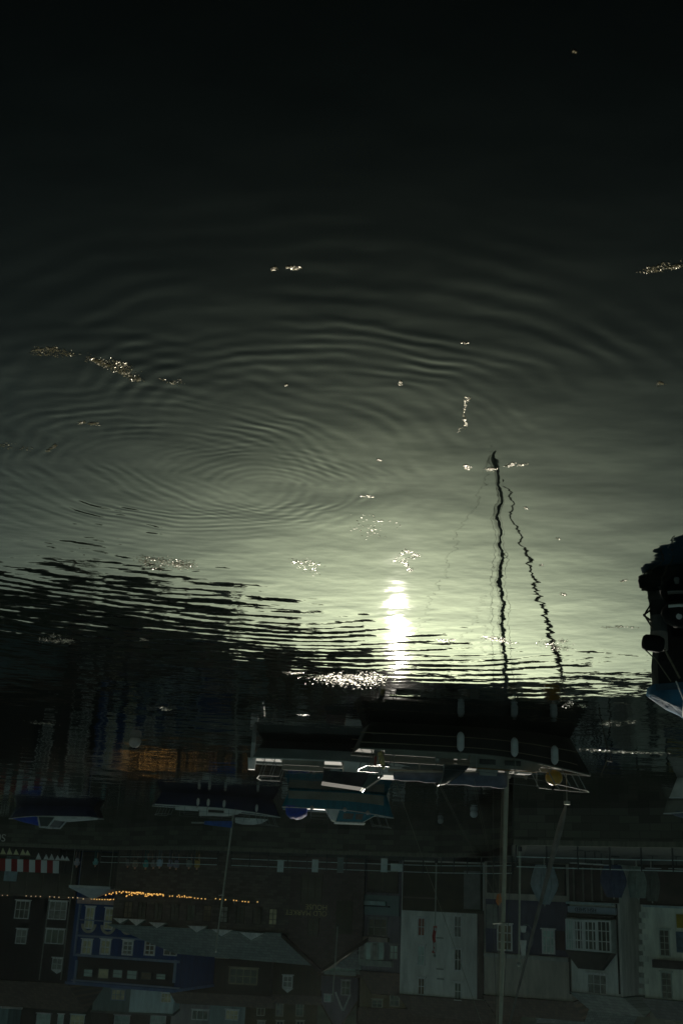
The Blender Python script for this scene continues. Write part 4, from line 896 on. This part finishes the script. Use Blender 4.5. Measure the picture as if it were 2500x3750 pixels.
for s in (1, -1):
    for x0, x1 in ((.3, .85), (.95, 1.35)): MB().loft([[(x0, s * .83 - .02, 1.08), (x0, s * .83 + .04, 1.08), (x0 - .02, s * .75 + .03, 1.36), (x0 - .02, s * .75 - .03, 1.36)], [(x1, s * .83 - .02, 1.08), (x1, s * .83 + .04, 1.08), (x1 - .08, s * .75 + .03, 1.36), (x1 - .08, s * .75 - .03, 1.36)]]).build('window', mat('dull_window', (.09, .085, .075), .2, .3), ct)
MB().box(-.15, 1.45, -.78, .78, 1.505, 1.55).build('cabin_roof', white_p, ct)
MB().loft([[(-.65, -.8, .9), (-.65, .8, .9), (-.3, .75, 1.42), (-.3, -.75, 1.42)], [(.08, -.84, .92), (.08, .84, .92), (-.08, .76, 1.48), (-.08, -.76, 1.48)]]).build('side_screen', mat('milky_screen', (.36, .40, .38), .3, .15), ct)
rng = random.Random(3); secs = []
for i in range(9):
    k = i / 8; secs.append([(-L / 2 - .15 + 1.1 * k, (1.05 - .1 * k) * math.cos(a) * (1 + rng.uniform(-.05, .05)), .82 + (.25 + .42 * math.sin(math.pi * (k * .8 + .1))) * math.sin(a) * (1 + rng.uniform(-.15, .1))) for a in [math.pi * j / 10 for j in range(11)]])
MB().loft(secs, True, False).build('stern_tarp', royal_c, ct, True)
pulpit(ct, L, sd_, L / 2 - .9, L / 2 - .05, .55); stanchions(ct, L, sd_, -1.4, -.5, 2, .4)
for k, (x, lb) in enumerate(((-1.35, 'small white fender by the stern of the turquoise cruiser'), (.35, 'small white fender amidships on the turquoise cruiser'), (1.55, 'small white fender near the bow of the turquoise cruiser'))):
    fender(ct, L, sd_, x, 1, lb, 'fenders on the turquoise cruiser', -.1, .22, .12, white_g)
# --- navy sailing boat
nt_, L, sd_, sh_ = boat('sailing_boat', 'navy sailing boat with white cabin and four pale fenders', (590, 2903), (1000, 2930), 2.2, .95, .72, .7, navy_h, white_g, rake=.5, sw=.7)
cab = MB().loft([[(-.9, -.75, .66), (-.9, .75, .66), (-.9, .65, 1.12), (-.9, -.65, 1.12)], [(.9, -.7, .72), (.9, .7, .72), (.75, .6, 1.05), (.75, -.6, 1.05)], [(1.5, -.4, .76), (1.5, .4, .76), (1.2, .4, .95), (1.2, -.4, .95)]]).build('cabin', white_g, nt_)
for s in (1, -1): MB().box(-.6, .3, s * .72 - .03, s * .72 + .03, .82, .97).build('window', glass_d, cab)
for q_ in (-.75, .69): MB().box(-2.3, -.95, q_, q_ + .06, .68, .86).build('coaming', white_g, nt_)
mv = W(838, 2915) - Vector(nt_.location); mx = mv.length * (1 if mv.x < 0 else -1)
rig(nt_, mx, .95, P(803, 3492, 63).z - .95, .055, -.06, (.6,))
MB().tube([(mx - .05, 0, 1.45), (mx - 2.4, 0, 1.55)], .045, 8).build('boom', alu, nt_)
secs = [[(mx - .05 - 1.6 * i / 8, .12 * math.cos(a), 1.52 + (.2 - .012 * i) * math.sin(a)) for a in [2 * math.pi * j / 10 for j in range(10)]] for i in range(9)]
MB().loft(secs).build('sail_cover', blue_c, nt_, True)
pulpit(nt_, L, sd_, L / 2 - .9, L / 2 + .05, .55); pulpit(nt_, L, sd_, -L / 2 + .75, -L / 2 + .05, .5, 'pushpit'); stanchions(nt_, L, sd_, -2, 1.8, 4, .45)
for X, lb in ((715, 'pale fender on the navy boat, nearest its stern'), (757, 'bent pale fender beside the stern one on the navy boat'), (824, 'pale fender under the mast of the navy boat'), (973, 'pale fender near the bow of the navy boat')):
    v = W(X, 2912) - Vector(nt_.location); x = v.x * math.cos(nt_.rotation_euler.z) + v.y * math.sin(nt_.rotation_euler.z)
    o = fender(nt_, L, sd_, x, 1, lb, 'fenders on the navy boat', .05, .42, .085)
dp = W(920, 2985); t = thing('dinghy', 'small pale upturned dinghy behind the bow of the navy boat', 'dinghy', (dp.x, dp.y, 0), math.pi)
MB().loft([[(x, .62 * k * math.cos(a), .15 + .42 * k * math.sin(a) + .1) for a in [math.pi * j / 10 for j in range(11)]] for x, k in ((-1.1, .8), (-.6, 1), (.2, 1), (.8, .7), (1.2, .1))], True, False).build('hull', white_g, t, True)
MB().box(-1.15, 1.0, -.6, .6, -.1, .245).build('raft', dark_wd, t)
# --- blue covered boat at the left
et, L, sd_, sh_ = boat('covered_boat', 'motor boat under a deep blue cover with a white windscreen', (345, 2958), (62, 2952), 2.2, .9, .72, .7, navy_h, white_g, rake=.5, sw=.85)
secs = []
for i in range(9):
    k = i / 8; x = .75 + (L / 2 - .75) * k; y, z = sd_(min(x, L / 2 - .1), 1); y = max(.04, y)
    secs.append([(x, y * 1.02 * math.cos(a), z + .02 + (.62 * (1 - k) ** .8 + .03) * math.sin(a) ** .8) for a in [math.pi * j / 10 for j in range(11)]])
MB().loft(secs, True, False).build('bow_cover', royal_c, et, True)
fr = MB()
for s in (1, -1): fr.tube([(.75, s * .85, .75), (.55, s * .75, 1.45), (-.15, s * .78, 1.45), (-.7, s * .85, .78)], .06, 6)
fr.tube([(.55, -.75, 1.45), (.55, .75, 1.45)], .06, 6).build('windscreen_frame', white_p, et)
MB().loft([[(.7, -.82, .78), (.7, .82, .78), (.5, .72, 1.40), (.5, -.72, 1.40)], [(-.6, -.82, .78), (-.6, .82, .78), (-.15, .74, 1.40), (-.15, -.74, 1.40)]]).build('windscreen', glass_d, et)
MB().loft([[(-.7, -.95, .7), (-.7, .95, .7), (-.7, .9, .98), (-.7, -.9, .98)], [(-L / 2 + .1, -.9, .66), (-L / 2 + .1, .9, .66), (-L / 2 + .1, .85, .78), (-L / 2 + .1, -.85, .78)]]).build('cockpit_sides', white_g, et)
# --- boats at the right edge
rt, L, sd_, sh_ = boat('moored_launch', 'grey white launch with blue trim cut by the right edge', (2790, 2872), (2478, 2848), 2.0, .8, .6, .6, white_g, blue_c, rake=.4, sw=.85, cat='launch')
MB().loft([[(-1.2, -.8, .6), (-1.2, .8, .6), (-1.2, .7, 1.1), (-1.2, -.7, 1.1)], [(.9, -.7, .62), (.9, .7, .62), (.6, .6, 1.0), (.6, -.6, 1.0)]]).build('cabin', blue_c, rt)
MB().tube([(1.0, .5, .62), (1.35, .42, .95), (1.6, .3, .66)], .05, 6).build('rail', pale_f, rt)
gt, L, sd_, sh_ = boat('grey_dinghy', 'grey dinghy with a rounded bow lying near the quay at the right edge', (2790, 2945), (2440, 2932), 1.8, .62, .5, .5, grey_g, slate_c, rake=.2, sw=.85, cat='dinghy')
MB().loft([[(x, .8 * k * math.cos(a), .5 + .45 * k * math.sin(a)) for a in [math.pi * j / 10 for j in range(11)]] for x, k in ((-1.8, .8), (0, 1), (1.2, .9), (1.9, .5), (2.3, .1))], True, False).build('cover', slate_c, gt, True)
# --- buoys
def buoy(label, X, Y, r, m):
    p = W(X, Y); t = thing('buoy', label, 'buoy', (p.x, p.y, 0), 0, 'mooring buoys')
    MB().ball((0, 0, r * .55), r, 14, 9).build('ball', m, t, True); MB().tube([(0, 0, r * 1.5), (0, 0, r * 1.75)], r * .16, 8).build('eye', rubber, t)
buoy('pinkish round mooring buoy floating alone at the left', 496, 2704, .22, mat('pink_buoy', (0.42, 0.28, 0.25), .5))
buoy('white round mooring buoy in front of the quay', 1734, 2972, .24, pale_f)
buoy('small grey mooring buoy left of the white one near the quay', 1612, 3000, .2, mat('grey_buoy', (.2, .2, .19), .5))

# --- near dark boat at the right edge
a_ = W(2440, 2252); ang = math.pi + .12
t = thing('fishing_boat', 'black hulled boat under a blue tarp, close by at the right edge', 'boat', (a_.x, a_.y, 0), 0.0)
# local: x to the left of the upright view is negative; the end of the hull faces +x
secs = []
for x, k in ((-.02, .22), (-.25, .5), (-.9, .86), (-2.6, 1), (-4.2, .8), (-5.0, .3)):
    secs.append([(x - (.10 if z < .5 else 0) * (1 if x > -.1 else 0), 1.0 + y * k, z) for y, z in ((-.95, 1.18), (-.93, .7), (-.80, .25), (-.5, -.2), (.5, -.2), (.8, .25), (.93, .7), (.95, 1.18))])
MB().loft(secs).build('hull', black_h, t)
MB().loft([[(x + (.05 if x > -.2 else 0), 1.0 + y * (k + .02), z) for y, z in ((-.97, 1.13), (-.97, 1.24), (.97, 1.24), (.97, 1.13))] for x, k in ((.0, .24), (-.25, .52), (-.9, .88), (-2.6, 1), (-4.2, .8), (-5.0, .3))]).build('gunwale', mat('navy_gunwale', (.02, .045, .07), .5), t)  # colour lightened to suggest a rim-lit edge
rng = random.Random(8); secs = []
for i in range(14):
    k = i / 13; x = .08 - 4.6 * k; hgt = .10 + 1.25 * (1 - math.exp(-2.3 * k)); sg = .09 * math.sin(i * 1.9)
    secs.append([(x + rng.uniform(-.02, .02), 1.0 + (.99 - .12 * math.sin(a)) * (.24 + .76 * min(1, k * 3.2)) * math.cos(a), 1.22 + (hgt + sg * math.sin(a * 3)) * math.sin(a) ** .7 * (1 if 0 < a < math.pi else 0) - .10 * (abs(math.cos(a)) > .99)) for a in [math.pi * j / 14 for j in range(15)]])
MB().loft(secs, True, False).build('tarp', teal_c, t, True)
rp = MB()
for i in range(3): rp.tube([(-.1 - .35 * i, .02, 1.2), (-.3 - .4 * i, .25, 1.5 + .12 * i), (-.5 - .5 * i, 1.0, 1.66 + .2 * i)], .014, 5)
rp.build('lashing', mat('pale_lashing', (.4, .42, .40), .6), t)
post = P(2412, 2300, a_.y + .15)
MB().tube([(post.x - a_.x, .12, -.4), (post.x - a_.x + .02, .12, .30)], .15, 14).build('rudder_stock', mat('grey_stock', (.05, .05, .045), .6), t)
MB().tube([(post.x - a_.x + .02, .12, .302), (post.x - a_.x + .03, .12, .62)], .155, 14).build('stock_collar', mat('pinkish_grey', (.14, .12, .105), .7), t)
f0 = P(2350, 2350, a_.y - .1); f1 = P(2425, 2362, a_.y - .1)
o = thing('fender', 'black sausage fender sticking out from the end of the tarp covered boat', 'fender', tuple(f0))
dv = f1 - f0
MB().tube([tuple(dv * k) for k in (0, .04, .12, .3, .8, 1)], [.05, .115, .14, .15, .15, .12], 14).build('body', rubber, o, True)
tc_ = Vector((a_.x - .02, a_.y + .05, 1.2)) - f0
MB().tube([(.0, 0, .1), tuple(tc_ * .5 + Vector((0, 0, -.02))), tuple(tc_)], .011, 5).build('lanyard', rope_m, o)
wp = W(2358, 2253); gp = Vector((a_.x - .16, a_.y - .02, 1.15))
o = MB().tube([tuple(gp), tuple(gp.lerp(wp, .35) + Vector((0, 0, -.03))), tuple(gp.lerp(wp, .7) + Vector((0, 0, -.04))), tuple(wp), tuple(wp + Vector((.1, .3, -.3)))], .018, 6).tube([tuple(wp + Vector((.02, 0, 0))), tuple(wp + Vector((-.12, 0, .10))), tuple(wp + Vector((-.2, 0, .3)))], .02, 6).build('mooring_rope', rope_m)
tag(o, 'mooring rope running from the tarp covered boat down into the water', 'rope')
# black inflatable alongside
ia = P(2470, 2262, a_.y - .9); ia.z = 0
t = thing('inflatable_dinghy', 'black inflatable dinghy with a white stripe beside the tarp covered boat', 'dinghy', (ia.x, ia.y, 0), 0)
MB().tube([(.22, 0, .18), (.15, 0, .19), (0, 0, .2), (-.4, 0, .2), (-2.2, 0, .2), (-2.6, .25, .2), (-2.8, .7, .2), (-2.6, 1.1, .2)], [.06, .17, .25, .27, .27, .27, .25, .22], 16).build('tube', rubber, t, True)
MB().tube([(.15, -.155, .12), (0, -.24, .12), (-.4, -.262, .12), (-2.2, -.262, .12)], .028, 6).build('rubbing_stripe', white_g, t)
MB().tube([(.005, -.245, .31), (.005, -.222, .315)], .05, 14).build('badge', white_p, t)
MB().box(-2.3, -.1, .05, 1.0, .04, .12).build('floor', black_h, t)

# --- mooring lines
for lb, A, B_ in (('mooring line from the quay to the grey buoy', W(1612, 3000) + Vector((0, 0, .3)), on_edge(1780, 0) + Vector((0, 0, QZ))), ('mooring line from the dark yacht bow towards the water', yt.matrix_basis @ Vector((4.3, 0, 1.1)), W(2240, 2790))):
    mid = A.lerp(B_, .5) - Vector((0, 0, .25)); tag(MB().tube([tuple(A), tuple(A.lerp(mid, .6)), tuple(mid), tuple(B_)], .02, 5).build('mooring_line', rope_m), lb, 'rope')
# flagpole on the market gable
pa = P(1236, 3393, 103.2); pb = P(1217, 3665, 103.2); t = thing('gable_flagpole', 'thin bare flagpole standing in front of the market gable', 'flagpole', tuple(pa))
MB().tube([(0, 0, 0), tuple(pb - pa)], [.07, .045], 8).build('shaft', alu, t); MB().ball(tuple(pb - pa), .1, 8, 6).build('finial', alu, t); MB().box(-.1, .1, -.05, .78, -.12, .0).build('bracket', post_m, t)

# ------------------------------------------------------------------ floating weed
weed_m = mat('wet_weed', (0.11, 0.08, 0.026), 0.30, 0.5, 30, spec=0.9)
weed_m.node_tree.nodes['Principled BSDF'].inputs['Specular Tint'].default_value = (1.0, 0.82, 0.45, 1)
weed2 = mat('foam_scum', (0.20, 0.19, 0.14), 0.3, 0.4, 30)
def patch(label, X, Y, w_, h_, n, rot=0.0, m=None, shape=None):
    """X,Y,w,h in 1568-wide photo pixels; n flakes"""
    k = 2500 / 1568.; X, Y, w_, h_ = X * k, Y * k, w_ * k, h_ * k
    c = W(X, Y); rng = random.Random(int(X * 7 + Y)); mb = MB(); px = (c - EYE).length / FPX
    cl = [(rng.uniform(-.8, .8), rng.uniform(-.7, .7), rng.uniform(.35, .8)) for _ in range(max(3, int(w_ / 10)))]
    for i in range(int(n * 1.8)):
        if shape: t = rng.random(); j = min(int(t * (len(shape) - 1)), len(shape) - 2); f = t * (len(shape) - 1) - j; u = shape[j][0] * (1 - f) + shape[j + 1][0] * f + rng.gauss(0, .07); v = shape[j][1] * (1 - f) + shape[j + 1][1] * f + rng.gauss(0, .09)
        else:
            q_ = rng.choice(cl); u = q_[0] + rng.gauss(0, .4) * q_[2]; v = q_[1] + rng.gauss(0, .45) * q_[2]
        if abs(u) > 1.25 or abs(v) > 1.25: continue
        x = X + u * w_ * math.cos(rot) - v * h_ * math.sin(rot); y = Y + u * w_ * math.sin(rot) + v * h_
        p = W(x, y) - c; s = px * rng.uniform(0.9, 2.8); a = rng.uniform(0, 6.28); el = rng.uniform(1.2, 3.2)
        A = Vector((math.cos(a), math.sin(a), rng.uniform(-.18, .18))) * s * el; B_ = Vector((-math.sin(a), math.cos(a), rng.uniform(-.26, .26))) * s
        z = Vector((0, 0, rng.uniform(.002, .010))); o_ = len(mb.v); lift = Vector((0, 0, s * .12))
        mb.v += [tuple(p + z - A), tuple(p + z + B_ * .6 - A * .2 + lift), tuple(p + z + A), tuple(p + z - B_ * .8 + A * .1)]; mb.f.append([o_, o_ + 1, o_ + 2, o_ + 3])
    o = mb.build('floating_weed', m or weed_m); o.location = c
    return tag(o, label, 'floating weed', 'patches of weed on the water')
patch('ragged weed patch highest at the left, beside the largest dull patch', 135, 808, 52, 13, 150)
patch('largest dull weed patch slanting down to the right at the left', 262, 842, 62, 15, 330, .3)
patch('dark knot of weed at the lower tip of the slanting patch', 308, 873, 13, 7, 50)
patch('two thin weed scraps right of the dark knot', 395, 877, 26, 10, 26, .3)
patch('short weed patch alone in the left ripples', 205, 971, 20, 6, 60)
patch('small weed patch near the left edge below the ripples', 125, 1030, 16, 8, 34, -.4)
patch('scattered weed crumbs touching the left edge', 30, 1026, 36, 9, 30)
patch('left of two small bright weed patches high in the middle', 627, 617, 12, 5, 30)
patch('right of two small bright weed patches high in the middle', 676, 617, 24, 6, 46)
patch('long bright weed streak at the upper right edge', 1512, 616, 50, 9, 120, -.18)
patch('tiny weed scrap alone in the darkest water at the top', 1317, 117, 8, 4, 14)
patch('faint weed speck above the upper ripples at the right', 1064, 788, 12, 4, 10)
patch('small round weed tuft right of the upper ripples', 920, 878, 8, 4, 22)
patch('tiny pale weed scrap in the middle of the upper ripples', 659, 884, 6, 2.5, 10)
patch('thin vertical trail of weed ending in a hook', 1066, 950, 16, 36, 60, 0, None, [(.8, -1), (.1, -.95), (.1, -.4), (-.2, 0), (.2, .5), (.3, .75), (-.9, 1)])
patch('bright round weed tuft left of the mast tip reflection', 1073, 1072, 11, 6, 60)
patch('weed crossing the tip of the mast reflection', 1140, 1076, 24, 5, 50)
patch('curved weed scrap right of the mast tip reflection', 1183, 1067, 26, 5, 50, -.15)
patch('single dark weed clump right of the ripple centre', 871, 1055, 5, 4, 16)
patch('brilliant weed tangle just above the sun reflection', 935, 1286, 30, 24, 130, 0, None, [(-1, .1), (-.2, -.9), (.3, -.6), (1, -.4), (.2, -.2), (-.5, .1), (0, .4), (.1, .9), (.4, 1)])
patch('scattered weed trail left of the brilliant tangle', 695, 1297, 46, 14, 90, .25)
patch('dense oval weed patch in the left foreground of the sky reflection', 382, 1295, 62, 16, 420, .12)
patch('small weed scrap at the far right of the upper water', 1521, 880, 12, 4, 22)
patch('thin weed line above the sun, right of the ripple centre', 845, 1139, 14, 2.5, 16)
patch('sprinkle of weed crumbs between ripples and sun', 865, 1212, 62, 26, 40)
patch('pale weed patch low at the left in the dark reflection', 130, 1468, 36, 11, 130, 0, weed2)
patch('slim pale weed scrap in the dark reflection at the left', 330, 1468, 13, 3, 26, 0, weed2)
patch('largest glittering weed raft below the sun reflection', 795, 1560, 92, 19, 620, .03)
patch('small glittering weed raft at the left end of the largest one', 680, 1543, 25, 4.5, 80)
patch('weed raft under the reflected mast foot', 1140, 1470, 42, 7, 130, .1)
patch('thick dark weed raft right of the reflected mast foot', 1272, 1482, 40, 13, 190)
patch('little weed raft left of the reflected mast foot', 1022, 1472, 22, 4, 50)
patch('faint weed raft near the right edge above the launch', 1422, 1440, 36, 4, 50)
patch('small weed ring right of the second mast reflection', 1282, 1367, 20, 5, 36)
patch('weed scrap between the masts and the tarp covered boat', 1426, 1333, 12, 4, 22)
patch('weed speck right of the upper mast reflection', 1205, 1166, 8, 3, 12)
patch('weed speck halfway along the right mast reflection', 1244, 1297, 6, 3, 12)
patch('long thin foam line right of the yacht bow', 1440, 1727, 118, 3.5, 260, .045, weed2)
patch('short dash of pale flakes above the long foam line', 1415, 1660, 46, 9, 90, 0, weed2)  # pale flakes strewn as dashes, here and in the next patch
patch('faint dashes of pale flakes right of the yacht above its bow', 1325, 1622, 30, 12, 70, 0, weed2)
patch('foam scrap in the dark water left of the yacht', 700, 1643, 16, 3, 24, 0, weed2)
patch('pale foam scrap left of the pinkish buoy', 100, 1660, 42, 5, 40, .1, weed2)
patch('pale foam scrap above and right of the pinkish buoy', 390, 1628, 22, 5, 44, 0, weed2)
patch('weed scrap high at the far right above the boats', 1280, 1236, 6, 4, 10)

# ------------------------------------------------------------------ added haze volume, lifts the dark town in place of a lens flare veil
hz = MB().box(-910, 910, -260, 1510, -1.2, 110).build('haze', None); kind(hz, 'stuff')
hmn = bpy.data.materials.new('haze'); hmn.use_nodes = True; hn = hmn.node_tree.nodes; hl = hmn.node_tree.links
hn.remove(hn['Principled BSDF']); pvn = hn.new('ShaderNodeVolumePrincipled')
pvn.inputs['Color'].default_value = (0.85, 1.0, 0.97, 1); pvn.inputs['Density'].default_value = 0.00005; pvn.inputs['Anisotropy'].default_value = 0.55
hl.new(pvn.outputs[0], hn['Material Output'].inputs['Volume']); hz.data.materials.append(hmn)
